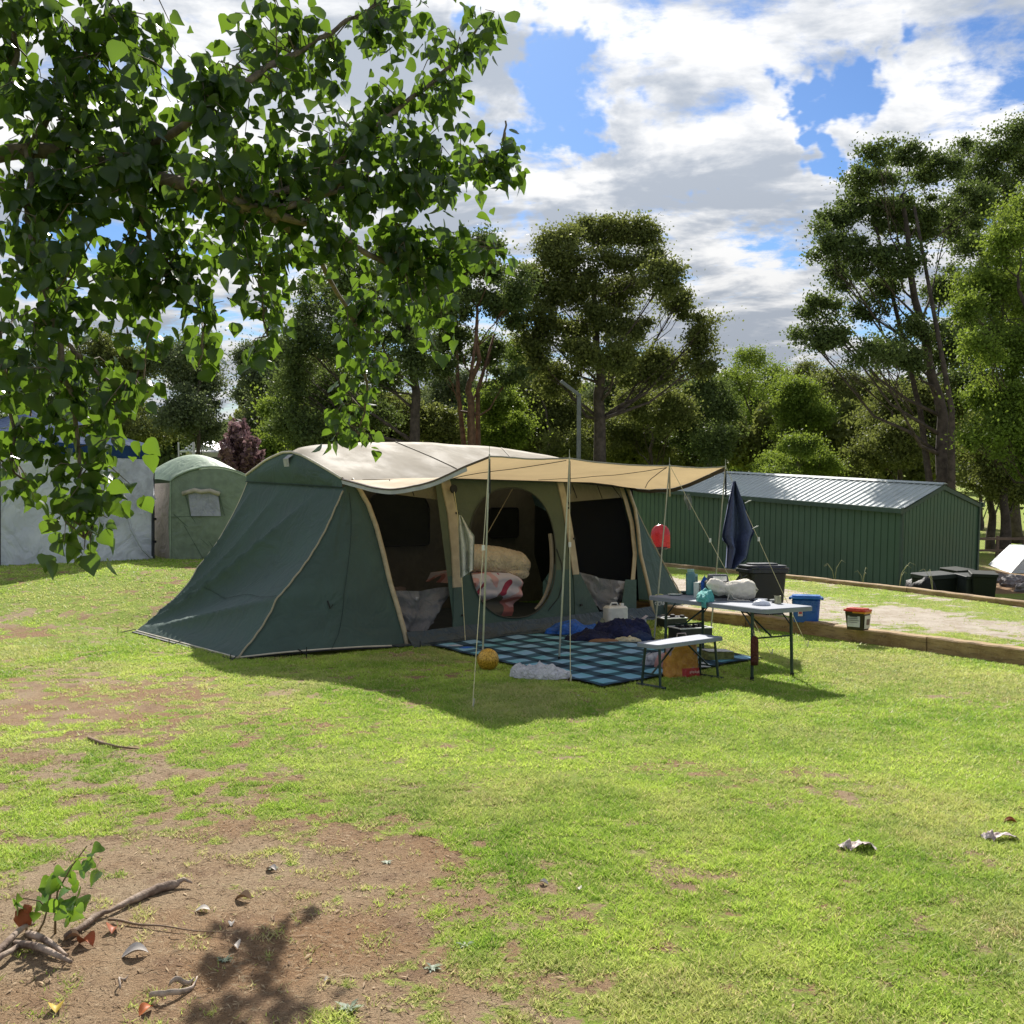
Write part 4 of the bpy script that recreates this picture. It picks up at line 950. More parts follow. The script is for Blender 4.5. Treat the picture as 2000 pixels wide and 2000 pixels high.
o = MB().lathe([(0, 0), (.03, 0), (.06, .03), (.062, .035), (.05, .03), (0, .01)], (0, 0, 0), 20).build('bowl', pmat('dark_green_bowl', (.05, .09, .07), .3), None, tfr(1330, 1158), True); tag(o, 'dark green bowl at the far left end of the table', 'bowl')
# umbrella pouch on the near leg
f = TBF @ Matrix.Translation((-.26, -.65, 0))
o = thing('umbrella', f, 'folded dark red brown umbrella in its sleeve hung on the near table leg', 'umbrella')
MB().lathe([(0, .15), (.034, .155), (.038, .2), (.036, .38), (.028, .42), (.010, .43), (0, .43)], (.0, -.035, 0), 14, sx=1.15, sy=.8).build('sleeve', pmat('oxblood', (.085, .022, .014), .6, wrink=.8, wscale=20), o, smooth=True)
MB().tube([(.0, -.03, .42), (-.012, -.02, .47), (.01, .0, .50), (.02, -.01, .46), (.01, -.03, .42)], .004, 5).build('strap', pmat('oxblood_strap', (.25, .2, .18)), o)
# crates and trays behind the table
def crate(px, py, w, d, h, label, cat, inner, seed, rim=(.60, .62, .64)):
    p = gr(px, py, 0); f = lawn((p.x, p.y, terr1(p.x, p.y)), R(20)); o = thing('storage_tray', f, label, cat)
    MB().box((0, 0, .01), (w, d, .02)).box((-w / 2, 0, h / 2), (.012, d, h)).box((w / 2, 0, h / 2), (.012, d, h)).box((0, -d / 2, h / 2), (w, .012, h)).box((0, d / 2, h / 2), (w, .012, h)).build('tray', pmat('dark_crate', (.03, .035, .035), .5), o)
    m = MB()
    for s in (-1, 1): m.box((s * w / 2, 0, h + .006), (.03, d + .03, .012)).box((0, s * d / 2, h + .007), (w - .03, .03, .012))
    m.build('rim', pmat('pale_rim', rim, .4), o)
    rng = random.Random(seed); m = MB()
    for i in range(inner):
        x = rng.uniform(-w * .42, w * .42); y = rng.uniform(-d * .4, d * .4); m.rbox((x, y, h + .01), (rng.uniform(.03, .07), rng.uniform(.03, .06), .07), .01, Matrix.Rotation(rng.uniform(0, 3), 3, 'Z'), 2)
    m.build('contents', pmat('black_plastic', (.015, .015, .018)), o)
crate(1348, 1248, .44, .30, .16, 'dark crate with a white rim full of small black items behind the table legs', 'crate', 14, 2)
crate(1312, 1222, .34, .22, .12, 'small dark tray with a white lid edge below the tent wing', 'tray', 3, 5)
# shopping bags, newspapers under the bench
ORG = bpy.data.materials.new('orange_bag'); ORG.use_nodes = True; ORG.node_tree.nodes.clear(); g = NT(ORG.node_tree)
tc = g('ShaderNodeTexCoord').outputs['Object']; sp = g('ShaderNodeSeparateXYZ', {0: tc}); n = g.noise(tc, 12, 4)
c = g.mix(g.mr(n, .35, .65), (.42, .17, .015), (.55, .26, .03)); c = g.mix(g.mr(g.noise(tc, 5, 2), .56, .60), c, (.35, .25, .28))
lab = g.math('MULTIPLY', g.math('LESS_THAN', sp.outputs[2], .09), g.math('GREATER_THAN', sp.outputs[0], -.04)); c = g.mix(lab, c, (.42, .02, .015))
b = g('ShaderNodeBsdfPrincipled', {'Base Color': c, 'Roughness': .35}); bp = g('ShaderNodeBump', {'Height': g.noise(tc, 14, 4, .6, 1), 'Strength': .8, 'Distance': .03}); g.put(b, 'Normal', bp); g('ShaderNodeOutputMaterial', {0: b.outputs[0]})
p = gr(1331, 1319); f = lawn((p.x, p.y, 0), R(18))
o = thing('shopping_bag', f, 'bright orange printed shopping bag with a red label standing behind the bench', 'bag')
def sb(u, v):
    a = 2 * math.pi * u; k = 1 - .22 * v; w = 1 + .07 * fbm((math.cos(a) * 2, math.sin(a) * 2, v * 3), 3); c_, s_ = math.cos(a), math.sin(a)
    return V3(.19 * k * w * math.copysign(abs(c_) ** .6, c_), .09 * (1.1 - .5 * v) * w * math.copysign(abs(s_) ** .6, s_), .34 * v + .02 * fbm((c_, s_, v), 2))
MB().grid(sb, 40, 20).build('bag_body', ORG, o, smooth=True)
MB().tube([(-.06, 0, .33), (-.05, -.01, .42), (.04, -.01, .42), (.06, 0, .33)], .006, 5).build('handle', pmat('clear_plastic_handle', (.5, .4, .35), .4), o)
m = MB()
for i in range(6): m.box((.045 + .018 * i, -.096, .05 + .004 * (i % 2)), (.011, .004, .022))
m.build('label_lettering', pmat('label_cream', (.6, .35, .3)), o)
lmp('shopping_bag', 1284, 1294, .17, .12, .17, pmat('navy_white_print', (.012, .014, .035), .5, col2=(.45, .45, .48), vscale=7, wrink=.8), 'navy and white printed bag lying left of the orange bag', 'bag', 11, 0, .6)
lmp('cloth', 1302, 1300, .12, .07, .20, pmat('dusty_pink', (.42, .22, .20), .8, wrink=.8), 'dusty pink cloth beside the orange shopping bag', 'cloth', 21, .3, .7)
p = gr(1400, 1290); f = lawn((p.x, p.y, .035), R(15)); o = thing('magazine_stack', f, 'short stack of magazines on the right corner of the rug', 'magazines')
m = MB()
for i in range(6): m.box((.004 * math.sin(i * 3), .005 * math.cos(i * 5), .006 + .013 * i), (.30, .21, .011), Matrix.Rotation(R(3 * math.sin(i * 2.2)), 3, 'Z'))
m.build('magazine_pages', pmat('magazine_edges', (.20, .21, .07), .6, var=.4, vscale=30), o)
MB().box((0, 0, .085), (.29, .20, .004), Matrix.Rotation(R(2), 3, 'Y')).build('top_cover', pmat('white_cover', (.62, .60, .58), .4), o)
lmp('tissue_pack', 1374, 1299, .07, .05, .06, pmat('white_tissue', (.6, .6, .58), .8), 'small white packet behind the bench leg', 'packet', 31, 0, .4)
p = gr(1300, 1262, .03); f = lawn((p.x, p.y, .03)); m = MB()
for i in range(6): m.tube([(.04 * i - .1, 0, .01), (.04 * i - .09 + .02 * math.sin(i * 2), .02, .05 + .02 * (i % 3)), (.04 * i - .07, .03 * math.cos(i), .02)], .008, 5)
single('toy_figures', m, pmat('mint_toy', (.16, .34, .25), .5), f, 'small pale green plastic toys lying behind the bench seat', 'toys')
p = gr(1294, 1262, .03); f = lawn((p.x - .15, p.y, .03)); single('jar', MB().lathe([(0, 0), (.03, 0), (.03, .06), (.022, .075), (0, .075)], (0, 0, 0), 14), pmat('mustard_jar', (.42, .30, .08), .4), f, 'small mustard coloured jar on the rug behind the bench', 'jar')
# ------------------------------------------------------------------ sleeper walls, bin, tubs
def sleeper_mat():
    m = bpy.data.materials.new('sleeper_timber'); m.use_nodes = True; m.node_tree.nodes.clear(); g = NT(m.node_tree)
    tc = g('ShaderNodeTexCoord').outputs['Object']; geo = g('ShaderNodeNewGeometry')
    st = g.noise(g.vm('MULTIPLY', tc, (3, 3, 22)), 1.5, 6, .7); n2 = g.noise(tc, 1.6, 5, .65); n3 = g.noise(tc, 40, 3)
    c = g.mix(g.mr(n2, .35, .65), (.25, .155, .066), (.40, .28, .14)); c = g.mix(g.mr(st, .45, .7, 0, .7), c, (.10, .065, .035)); c = g.mix(g.mr(n3, .55, .7, 0, .5), c, (.42, .33, .2))
    b = g('ShaderNodeBsdfPrincipled', {'Base Color': c, 'Roughness': .9}); bn = g('ShaderNodeBump', {'Height': st, 'Strength': .6, 'Distance': .02}); g.put(b, 'Normal', bn)
    g('ShaderNodeOutputMaterial', {0: b.outputs[0]}); return m
SLP = sleeper_mat()
def sleepers(name, xs, ys, w, h, zf, label, step, off):
    """each sleeper is one part; ends butt with a small gap"""
    pts = [V3(x, y, 0) for x, y in zip(xs, ys)]; L = [0]
    for i in range(1, len(pts)): L.append(L[-1] + (pts[i] - pts[i - 1]).length)
    def P(s):
        i = max(0, min(len(L) - 2, int(np.searchsorted(L, s) - 1))); return pts[i].lerp(pts[i + 1], (s - L[i]) / (L[i + 1] - L[i]))
    fr = lawn(P(L[-1] / 2)); o = thing(name, fr, label, 'retaining wall'); s = 0.0; k = 0
    while s < L[-1] - .2:
        e = min(s + step, L[-1]); a, b = P(s + .006), P(e - .006); d = (b - a).normalized(); nn = V3(d.y, -d.x, 0); z0 = zf((a + b) / 2)
        jig = .008 * math.sin(k * 2.7); mb = MB(); ns = 8; nw = nn * (w / 2)
        ring = []
        for i in range(ns + 1):
            c = a.lerp(b, i / ns) + nn * (jig + off + .004 * fbm((k * 3 + i * .7, 0, 0), 2)); hz = h + .008 * fbm((k * 5 + i * .9, 2, 0), 2) + .006 * math.sin(k * 4.1)
            ring += [c - nw + V3(0, 0, z0 - .25), c + nw + V3(0, 0, z0 - .25), c + nw + V3(0, 0, z0 + hz - .014), c + nw * .86 + V3(0, 0, z0 + hz), c - nw * .86 + V3(0, 0, z0 + hz), c - nw + V3(0, 0, z0 + hz - .014)]
        fs = []
        for i in range(ns):
            for j in range(6): fs.append((i * 6 + j, i * 6 + (j + 1) % 6, (i + 1) * 6 + (j + 1) % 6, (i + 1) * 6 + j))
        fs += [(5, 4, 3, 2, 1, 0), tuple(ns * 6 + j for j in range(6))]
        mb.add(ring, fs); mb.to(fr); mb.build('sleeper', SLP, o); s = e; k += 1
    return o
wy = np.array([6.5, 8.2, 10.58, 12.3, 14.68, 15.1, 17.6, 19.5]); wx = np.interp(wy, WY, WX); wx[0] = 7.6
sleepers('retaining_wall', wx, wy, .19, .165, lambda p: 0.0, 'low yellow brown timber sleeper wall edging the lawn below the tubs', 1.45, .02)
fy = np.array([9.0, 12.0, 15.45, 18.7, 27.2, 29.5]); fx = np.interp(fy, FY, FX)
sleepers('garden_edging', fx, fy, .16, .085, lambda p: .14, 'thin grey timber edging in front of the green shed', 2.4, .0)

NAVYB = pmat('bin_dark', (.018, .020, .032), .32, .5, var=.2)
bp_ = gr(1497, 1200, .14); f = lawn((bp_.x, bp_.y + .25, .14), R(12))
o = thing('rubbish_bin', f, 'big black rubbish bin with a bulging lid behind the folding table', 'bin')
MB().rbox((0, 0, .31), (.56, .46, .62), .06, taper=.84).build('body', pmat('bin_body', (.022, .022, .022), .45), o)
MB().rbox((0, 0, .625), (.63, .52, .05), .07).build('rim', NAVYB, o)
MB().rbox((0, 0, .675), (.60, .49, .05), .10, n=5).rbox((0, 0, .705), (.40, .32, .04), .08, n=5).build('lid', NAVYB, o)
MB().tube([(-.28, -.26, .66), (-.2, -.30, .67), (.2, -.30, .67), (.28, -.26, .66)], .014, 6).build('handle', NAVYB, o)

p = gr(1579, 1212, .165); f = lawn((p.x, p.y + .10, .155), R(-18))
o = thing('storage_tub', f, 'bright blue storage tub with a lid and small sticker on the sleeper wall', 'tub')
BLT = pmat('blue_tub', (.006, .075, .36), .3, .5, var=.12)
MB().rbox((0, 0, .155), (.36, .27, .31), .045, taper=.87).build('body', BLT, o)
MB().rbox((0, 0, .318), (.405, .31, .022), .05).rbox((0, 0, .338), (.36, .265, .022), .06).build('lid', pmat('blue_lid', (.01, .13, .45), .28, .5), o)
for s in (-1, 1): MB().box((s * .205, 0, .305), (.03, .10, .03)).build('handle', BLT, o)
MB().box((-.07, -.134, .12), (.058, .004, .075), Matrix.Rotation(R(-3), 3, 'X')).build('sticker', pmat('sticker_white', (.6, .5, .52), .5), o)
MB().box((-.07, -.1375, .13), (.040, .003, .038), Matrix.Rotation(R(-3), 3, 'X')).build('sticker_emblem', pmat('sticker_red', (.45, .06, .07), .5), o)

p = gr(1680, 1229, .165); f = lawn((p.x, p.y + .085, .165), R(-46))
o = thing('plastic_tub', f, 'black and white tub with a red lid and printed label on the sleeper wall', 'tub')
MB().rbox((0, 0, .115), (.25, .19, .23), .02, taper=.84, n=3).build('body', pmat('black_tub', (.018, .010, .008), .35, .5), o)
RT = Matrix.Rotation(R(-4), 3, 'X')
MB().box((.0, 0, .0), (.0, .0, .0)).rbox((.1235, 0, .10), (.006, .15, .16), .002, Matrix.Rotation(R(5), 3, 'Y'), 1, taper=.85).build('side_panel', pmat('cream_side', (.60, .58, .50), .5), o)
MB().box((.129, .01, .10), (.004, .07, .07), Matrix.Rotation(R(5), 3, 'Y')).build('side_picture', pmat('brown_print', (.16, .10, .09), .5), o)
MB().rbox((0, 0, .236), (.285, .225, .022), .035).rbox((0, 0, .254), (.24, .18, .016), .04).build('lid', pmat('red_lid', (.50, .035, .015), .3, .5), o)
MB().box((.06, -.093, .215), (.16, .006, .018)).box((.128, -.0, .212), (.006, .19, .026)).build('yellow_band', pmat('yellow_band', (.62, .28, .02), .4), o)
MB().box((-.005, -.0935, .112), (.16, .004, .145), RT).build('label', pmat('label_grey', (.50, .51, .52), .5), o)
m = MB()
for i in range(5):
    z = .165 - .024 * i; w = (.10, .125, .13, .12, .08)[i]; m.box((-.005 - .01 * (i % 2), -.0975 + (z - .112) * -.07, z), (w, .002, .006 if i else .012))
m.box((.055, -.0955, .062), (.018, .003, .022)).build('label_print', pmat('print_dark', (.10, .10, .11), .6), o)

# stones at the foot of the wall
for i, (x, y) in enumerate(((1434, 1217), (1446, 1219))):
    p = gr(x, y); f = lawn((p.x, p.y, 0)); single('stone', MB().ell((0, 0, .02), (.045 - .012 * i, .03, .03), 10, 7, nz=.3, seed=i), pmat('pale_stone', (.5, .48, .42), .9), f, ('larger' if i == 0 else 'smaller') + ' of two pale stones at the foot of the sleeper wall', 'stone', smooth=False)

# ------------------------------------------------------------------ shed
SF = upright((10.57, 27.4, -.52), math.atan2(.555, .832))       # local x along the gable, y along the long wall
shed = thing('garden_shed', SF, 'long dark green corrugated shed with a shiny silver ribbed gable roof', 'shed')
GSH = pmat('shed_green', (.080, .142, .092), .45, .4, var=.06, vscale=1.2); GSD = pmat('shed_trim', (.060, .098, .078), .45, .4)
Wd, Ln, Hs, Hr = 3.6, 13.5, 2.22, 2.80
def ribs(p0, p1, h0f, h1f, out, step, depth, name, mat):
    d = (p1 - p0); L = d.length; d = d.normalized(); n = int(L / step); prof = []
    for i in range(n):
        s = i * step; prof += [(s, 0), (s + step * .80, 0), (s + step * .84, -depth), (s + step * .96, -depth)]
    prof.append((L, 0)); vs = []; fs = []
    for s, o_ in prof:
        q = p0 + d * min(s, L) + out * o_; vs += [q + V3(0, 0, h0f(min(s, L))), q + V3(0, 0, h1f(min(s, L)))]
    for i in range(len(prof) - 1): fs.append((2 * i, 2 * i + 2, 2 * i + 3, 2 * i + 1))
    return MB().add(vs, fs).build(name, mat, shed)
ribs(V3(0, 0, 0), V3(0, Ln, 0), lambda s: -.6, lambda s: Hs, V3(-1, 0, 0), .222, .022, 'long_wall', GSH)
ribs(V3(Wd, Ln, 0), V3(Wd, 0, 0), lambda s: -.6, lambda s: Hs, V3(1, 0, 0), .222, .022, 'long_wall', GSH)
gh = lambda s: Hs + (Hr - Hs) * (1 - abs(s - Wd / 2) / (Wd / 2)) - .01
ribs(V3(0, 0, 0), V3(Wd, 0, 0), lambda s: -.6, gh, V3(0, -1, 0), .16, .014, 'gable_wall', GSH)
ribs(V3(Wd, Ln, 0), V3(0, Ln, 0), lambda s: -.6, gh, V3(0, 1, 0), .16, .014, 'gable_wall', GSH)
MB().box((-.012, -.012, .85), (.07, .07, 2.8)).build('corner_trim', GSD, shed)
MB().box((Wd + .012, -.012, .85), (.07, .07, 2.8)).build('corner_trim', GSD, shed)
def slope(sg):
    vs = []; fs = []; pr = []; n = int(Ln / .222); x0 = Wd / 2 - sg * (Wd / 2 + .08)
    for i in range(n + 1):
        s = i * .222 - .05; pr += [(s, .0), (s + .16, .0), (s + .175, .03), (s + .205, .03)]
    for s, o_ in pr: vs += [V3(x0, s, Hs - .01 + o_), V3(Wd / 2, s, Hr + .02 + o_)]
    for i in range(len(pr) - 1): fs.append((2 * i, 2 * i + 2, 2 * i + 3, 2 * i + 1))
    return MB().add(vs, fs)
ROOF = pmat('zinc_roof', (.50, .545, .535), .6, .3, metal=.0, var=.06, vscale=2)
slope(1).build('roof_slope', ROOF, shed); slope(-1).build('roof_slope', ROOF, shed)
MB().prism([(Wd / 2 - .14, -.07, Hr + .02), (Wd / 2, -.07, Hr + .07), (Wd / 2 + .14, -.07, Hr + .02), (Wd / 2, -.07, Hr + .055)], (0, Ln + .14, 0)).build('ridge_cap', ROOF, shed)
MB().box((-.13, Ln / 2, Hs - .055), (.10, Ln + .16, .13)).build('gutter', GSD, shed)
MB().box((Wd + .13, Ln / 2, Hs - .055), (.10, Ln + .16, .13)).build('gutter', GSD, shed)
for sg in (0, 1):
    a = V3(-.1 if sg == 0 else Wd + .1, -.05, Hs - .06); b = V3(Wd / 2, -.05, Hr - .0)
    MB().prism([a, b, b + V3(0, 0, -.13), a + V3(0, 0, -.10)], (0, .035, 0)).build('barge_board', GSD, shed)
MB().box((-.03, 8.35, 2.0), (.03, .14, .14)).build('wall_sign', pmat('white_sign', (.6, .62, .6), .5), shed)

# bins beside the shed
BK = pmat('bin_black_green', (.012, .016, .013), .6, .2)
BK2 = pmat('bin_slate', (.030, .036, .036), .6, .2)
def wheelie(px, Y, w, h, label, matb=BK, rz=0, low=False):
    x = (px - 1000) / FP * Y; z = terr1(x, Y); f = upright((x, Y, z), rz); o = thing('wheelie_bin', f, label, 'bin', 'bins beside the green shed')
    MB().rbox((0, 0, h * .46), (w, w * 1.1, h * .88), .04, taper=.78).build('body', matb, o)
    MB().rbox((0, -.02, h * .93), (w * 1.08, w * 1.2, h * .07), .05).build('lid', matb, o)
    MB().tube([(-w * .45, w * .62, h * .88), (w * .45, w * .62, h * .88)], .02, 6).build('handle', BLACK, o)
    for s in (-1, 1): MB().lathe([(0, -.025), (.1, -.025), (.1, .025), (0, .025)], (s * w * .42, w * .42, .1), 12, Matrix.Rotation(R(90), 3, 'Y')).build('wheel', BLACK, o)
wheelie(1893, 22.2, .48, .86, 'slate black wheelie bin, the middle one beside the shed gable', BK2, .1)
wheelie(1917, 22.0, .50, .92, 'black wheelie bin farthest right beside the shed gable', BK, -.3)
wheelie(1866, 23.6, .50, .92, 'dark wheelie bin closest to the shed gable, half hidden by the slate one', BK, .4)
x = (1822 - 1000) / FP * 22.4; f = upright((x, 22.4, terr1(x, 22.4)), .4)
o = thing('linen_chest', f, 'low dark storage trunk with a slate lid left of the wheelie bins', 'trunk')
MB().rbox((0, 0, .38), (.85, .5, .76), .05).build('body', BK, o); MB().rbox((0, 0, .80), (.9, .55, .09), .06).build('lid', BK2, o)
for i, (px, Y) in enumerate(((1790, 22.6), (1803, 21.8))):
    x = (px - 1000) / FP * Y; f = upright((x, Y, terr1(x, Y))); single('rubbish_bag', MB().ell((0, 0, .34), (.30, .28, .36), 18, 12, nz=.22, seed=i + 3), pmat('black_bag', (.012, .012, .013), .65, .2, wrink=.6, wscale=8), f, ('black full rubbish bag against the corner of the shed', 'black rubbish bag leaning on the low storage trunk')[i], 'rubbish bag')
# weeds along the edging
def weed(px, Y, h, label, seed):
    rng = random.Random(seed); x = (px - 1000) / FP * Y; f = lawn((x, Y, terr1(x, Y))); m = MB()
    for i in range(3):
        a = rng.uniform(0, 6.28); l = h * rng.uniform(.6, 1); q = V3(math.cos(a), math.sin(a), 0)
        m.tube([V3(0, 0, 0), q * l * .1 + V3(0, 0, l * .6), q * l * .35 + V3(0, 0, l * .95), q * l * .55 + V3(0, 0, l * .85)], [.006, .005, .004, .003], 4)
    single('grass_stalk', m, pmat('dry_stalk', (.30, .30, .16), .8), f, label, 'weed', 'tall grass stalks along the edging')
for i, (px, Y) in enumerate(((1630, 20.9), (1686, 19.9), (1756, 18.9), (1822, 18.0))):
    weed(px, Y, .55 if i != 1 else .4, ('thin dry grass stalk at the edging, farthest left before the shed', 'short grass stalk second from the left along the edging', 'bent grass stalk in front of the shed corner', 'grass stalk in front of the low dark trunk')[i], i)

# far right: white tent, fence, rocks, mulch
x = 986 / FP * 33; f = upright((x + .35, 33, terr1(x, 33)), R(-8))
o = thing('small_tent', f, 'small white ridge tent pitched by a rail fence at the right edge', 'tent')
MB().add([(-.85, -1, 0), (1.3, -1, 0), (-.25, -.9, .72), (1.2, -.9, .72), (-.85, 1.2, 0), (1.3, 1.2, 0), (-.25, 1.0, .72), (1.2, 1.0, .72)], [(0, 1, 3, 2), (2, 3, 7, 6), (0, 2, 6, 4), (4, 6, 7, 5), (1, 5, 7, 3)]).build('canvas', pmat('white_canvas', (.60, .63, .66), .6, wrink=.8), o)
MB().tube([(-.85, -1.02, .01), (-.25, -.92, .73), (1.2, -.92, .73)], .012, 5).build('tent_seam', GREYC, o)
x0 = 895 / FP * 36; f = upright((x0, 36, terr1(x0, 36)), 0); fe = thing('rail_fence', f, 'low brown timber rail fence under the trees at the far right', 'fence')
WOOD = pmat('weathered_wood', (.16, .11, .085), .85, vscale=8)
for i in range(5): MB().box((i * .95, 0, .35), (.09, .09, 1.1)).build('fence_post', WOOD, fe)
MB().box((1.9, -.06, .80), (4.4, .04, .09)).box((1.9, -.06, .38), (4.4, .04, .08)).build('fence_rail', WOOD, fe)
rng = random.Random(3)
for i in range(9):
    px = 1925 + i * 10 + rng.uniform(-4, 4); Y = 28.5 + rng.uniform(-1.2, 1.6); x = (px - 1000) / FP * Y; s = rng.uniform(.14, .30)
    f = upright((x, Y, terr1(x, Y))); o = MB().ell((0, 0, s * .35), (s, s * .8, s * .6), 12, 8, nz=.45, seed=i).build('rock', pmat('grey_rock', (.22, .20, .20), .9, var=.3, vscale=5), None, f)
    tag(o, 'grey brown rock in the row of rocks in front of the small white tent', 'rock', 'rocks in front of the small white tent')

# ------------------------------------------------------------------ marquee on the left
zb = .66; rc = V3((296 - 1000) / FP * 20, 20, zb); lc = V3(-8.95, 17.55, zb); dirm = (rc - lc).normalized(); MW = (rc - lc).length; ang = math.atan2(dirm.y, dirm.x)
MF = lawn(lc, ang); mq = thing('marquee', MF, 'square pop-up marquee with silver white walls and a navy blue peaked canopy', 'marquee')
SILV = bpy.data.materials.new('silver_tarp'); SILV.use_nodes = True; SILV.node_tree.nodes.clear(); g = NT(SILV.node_tree)
tc = g('ShaderNodeTexCoord').outputs['Object']; 
n = g.noise(tc, 1.4, 3, .5, 1.0); c = g.mix(g.mr(n, .4, .6), (.66, .69, .78), (.76, .79, .86))
hgt = g.math('ADD', g.math('MULTIPLY', g.math('ABSOLUTE', g.math('SUBTRACT', g.noise(tc, 1.1, 3, .5, 1.8), .5)), 2.2), g.math('MULTIPLY', g.math('ABSOLUTE', g.math('SUBTRACT', g.noise(g.vm('ADD', tc, (4, 1, 2)), 2.6, 3, .5, .8), .5)), 1.0))
bn = g('ShaderNodeBump', {'Height': hgt, 'Strength': .6, 'Distance': .12}); b = g('ShaderNodeBsdfPrincipled', {'Base Color': c, 'Roughness': .45, 'Normal': bn.outputs[0]})
t = g('ShaderNodeBsdfTranslucent', {0: c, 'Normal': bn.outputs[0]}); sh = g('ShaderNodeMixShader', {0: .38, 1: b.outputs[0], 2: t.outputs[0]}); g('ShaderNodeOutputMaterial', {0: sh.outputs[0]})
Hm = 2.0
def mwall(p, q, nm):
    d = q - p; nn = V3(d.y, -d.x, 0).normalized()
    def fn(u, v):
        w = .05 * fbm((u * 4, v * 3, p.x), 4) + .03 * math.sin(u * 9 + v * 5 + 2 * math.sin(v * 4)); k = min(1, 6 * u, 6 * (1 - u)) * min(1, 8 * v)
        return p + d * u + nn * w * k + V3(0, 0, -.02 + Hm * (1 - v) + .0)
    MB().grid(fn, 40, 28).build('side_wall', SILV, mq, smooth=True)
c0, c1, c2, c3 = V3(0, 0, 0), V3(MW, 0, 0), V3(MW, 3, 0), V3(0, 3, 0)
mwall(c0, c1, 'f'); mwall(c1, c2, 'r'); mwall(c3, c0, 'l')
# translucent folded sheet tied across the right end
def sheet(u, v):
    a = V3(MW - 1.0, -.03, 1.98).lerp(V3(MW, -.05, 1.95), u); b = V3(MW - 1.25, -.06, .62 + .08 * math.sin(5)).lerp(V3(MW, -.06, 1.05), u)
    p = a.lerp(b, v); p.y -= .05 * abs(math.sin(u * 5 + v * 3)); p.z += .05 * math.sin(u * 13) * v; return p
MB().grid(sheet, 24, 20).build('loose_sheet', pmat('white_sheet', (.68, .69, .74), .5, wrink=.6, wscale=5, trans=.5), mq, smooth=True)
MB().tube([V3(MW - .62, -.04, 1.1), V3(MW - .5, -.07, .6), V3(MW - .25, -.08, .2), V3(MW - .03, -.05, .03)], .028, 6).build('rolled_edge', pmat('sheet_grey', (.5, .52, .58), .5), mq)
for p_ in (c0, c1, c2, c3): MB().box(p_ + V3(.02 if p_.x else -.02, -.02 if p_.y == 0 else .02, 1.05), (.045, .045, 2.3)).build('leg', pmat('leg_dark', (.05, .055, .06), .4), mq)
NV_ = pmat('navy_canopy', (.022, .050, .125), .85, .05, wrink=.5, wscale=3, trans=.1)
ap = V3(MW / 2, 1.5, 3.05); e = .04; C4 = [V3(-e, -e, 2.26), V3(MW + e, -e, 2.26), V3(MW + e, 3 + e, 2.26), V3(-e, 3 + e, 2.26)]
m = MB()
for i in range(4):
    a, b = C4[i], C4[(i + 1) % 4]
    m.grid(lambda u, v, a=a, b=b: a.lerp(b, u).lerp(ap, v) + V3(0, 0, -.07 * math.sin(math.pi * v) * 1 - .05 * math.sin(math.pi * u) * (1 - v)), 12, 10)
m.build('canopy', NV_, mq, smooth=True)
m = MB()
for i in range(4): a, b = C4[i], C4[(i + 1) % 4]; m.grid(lambda u, v, a=a, b=b: a.lerp(b, u) + V3(0, 0, -.27 * v - .05 * math.sin(math.pi * u) * (1 - v)), 12, 2)
m.build('valance', NV_, mq)
for z in (.35, .8, 1.2): MB().box((MW + .03, -.06, z), (.05, .05, .05)).build('clip', BLACK if z < 1 else pmat('white_plastic', (.7, .7, .68)), mq)

# ------------------------------------------------------------------ second tent (light green)
g0 = V3((333 - 1000) / FP * 19.9, 19.9, .60); GF = lawn(g0, R(4)); gt = thing('dome_tent', GF, 'light green arched tent with tan side wall and a rolled window awning', 'tent')
LG = pmat('light_green_canvas', (.185, .235, .165), .65, .3, wrink=.7, wscale=2.5); LGR = pmat('light_green_fly', (.36, .46, .33), .6, .3, wrink=.5, wscale=3, trans=.2); BG = pmat('tan_canvas_wall', (.34, .29, .25), .7, wrink=.8, wscale=3)
GW = 1.62; GD = 2.4
def arch(u):  # front face top
    return 1.60 + .30 * math.sin(math.pi * min(1, u * .96)) ** .75 - .03 * u
def frontg(u, v):
    x = GW * u; h = arch(u); z = -.02 + h * v; return V3(x + .04 * math.sin(math.pi * v) * (u - .5) * 2, -.05 * math.sin(math.pi * v) * math.sin(math.pi * u) - .02 * fbm((u * 3, v * 4, 1), 3), z)
MB().grid(frontg, 30, 26).build('front_wall', LG, gt, smooth=True)
LX = V3(-1.2, 1.9, 0)
MB().grid(lambda u, v: V3(LX.x * u - .05 * math.sin(math.pi * u) * v, LX.y * u, -.02 + (1.60 + .0 * u) * v), 16, 14).build('side_wall', BG, gt, smooth=True)
def rfg(u, v):
    f_ = V3(GW * u, 0, arch(u) + .01); bk = V3(LX.x + (GW + .1) * u, LX.y, 1.62 + .42 * math.sin(math.pi * u) ** .7)
    p = f_.lerp(bk, v); p.z += .16 * math.sin(math.pi * v) * (0.4 + math.sin(math.pi * u)); return p
MB().grid(rfg, 30, 20).build('roof_fly', LGR, gt, smooth=True)
MB().grid(lambda u, v: V3(LX.x + (GW + .1) * u, LX.y, -.02 + v * (1.62 + .42 * math.sin(math.pi * u) ** .7)), 10, 6).grid(lambda u, v: V3(GW + .1 * u + LX.x * u, LX.y * u, -.02 + 1.55 * v), 4, 4).build('back_wall', LG, gt)
MB().tube([V3(GW * i / 24, -.02, arch(i / 24) + .015) for i in range(25)], .016, 5).tube([V3(0, -.02, 1.6), V3(0, -.02, 0)], .012, 5).build('piping', pmat('green_piping', (.30, .38, .27)), gt)
MB().grid(lambda u, v: V3(.36 + .58 * u + .06 * (1 - v), -.085, .92 + .46 * v), 10, 8).build('window', pmat('window_pvc', (.30, .31, .36), .3, .5, wrink=.6), gt)
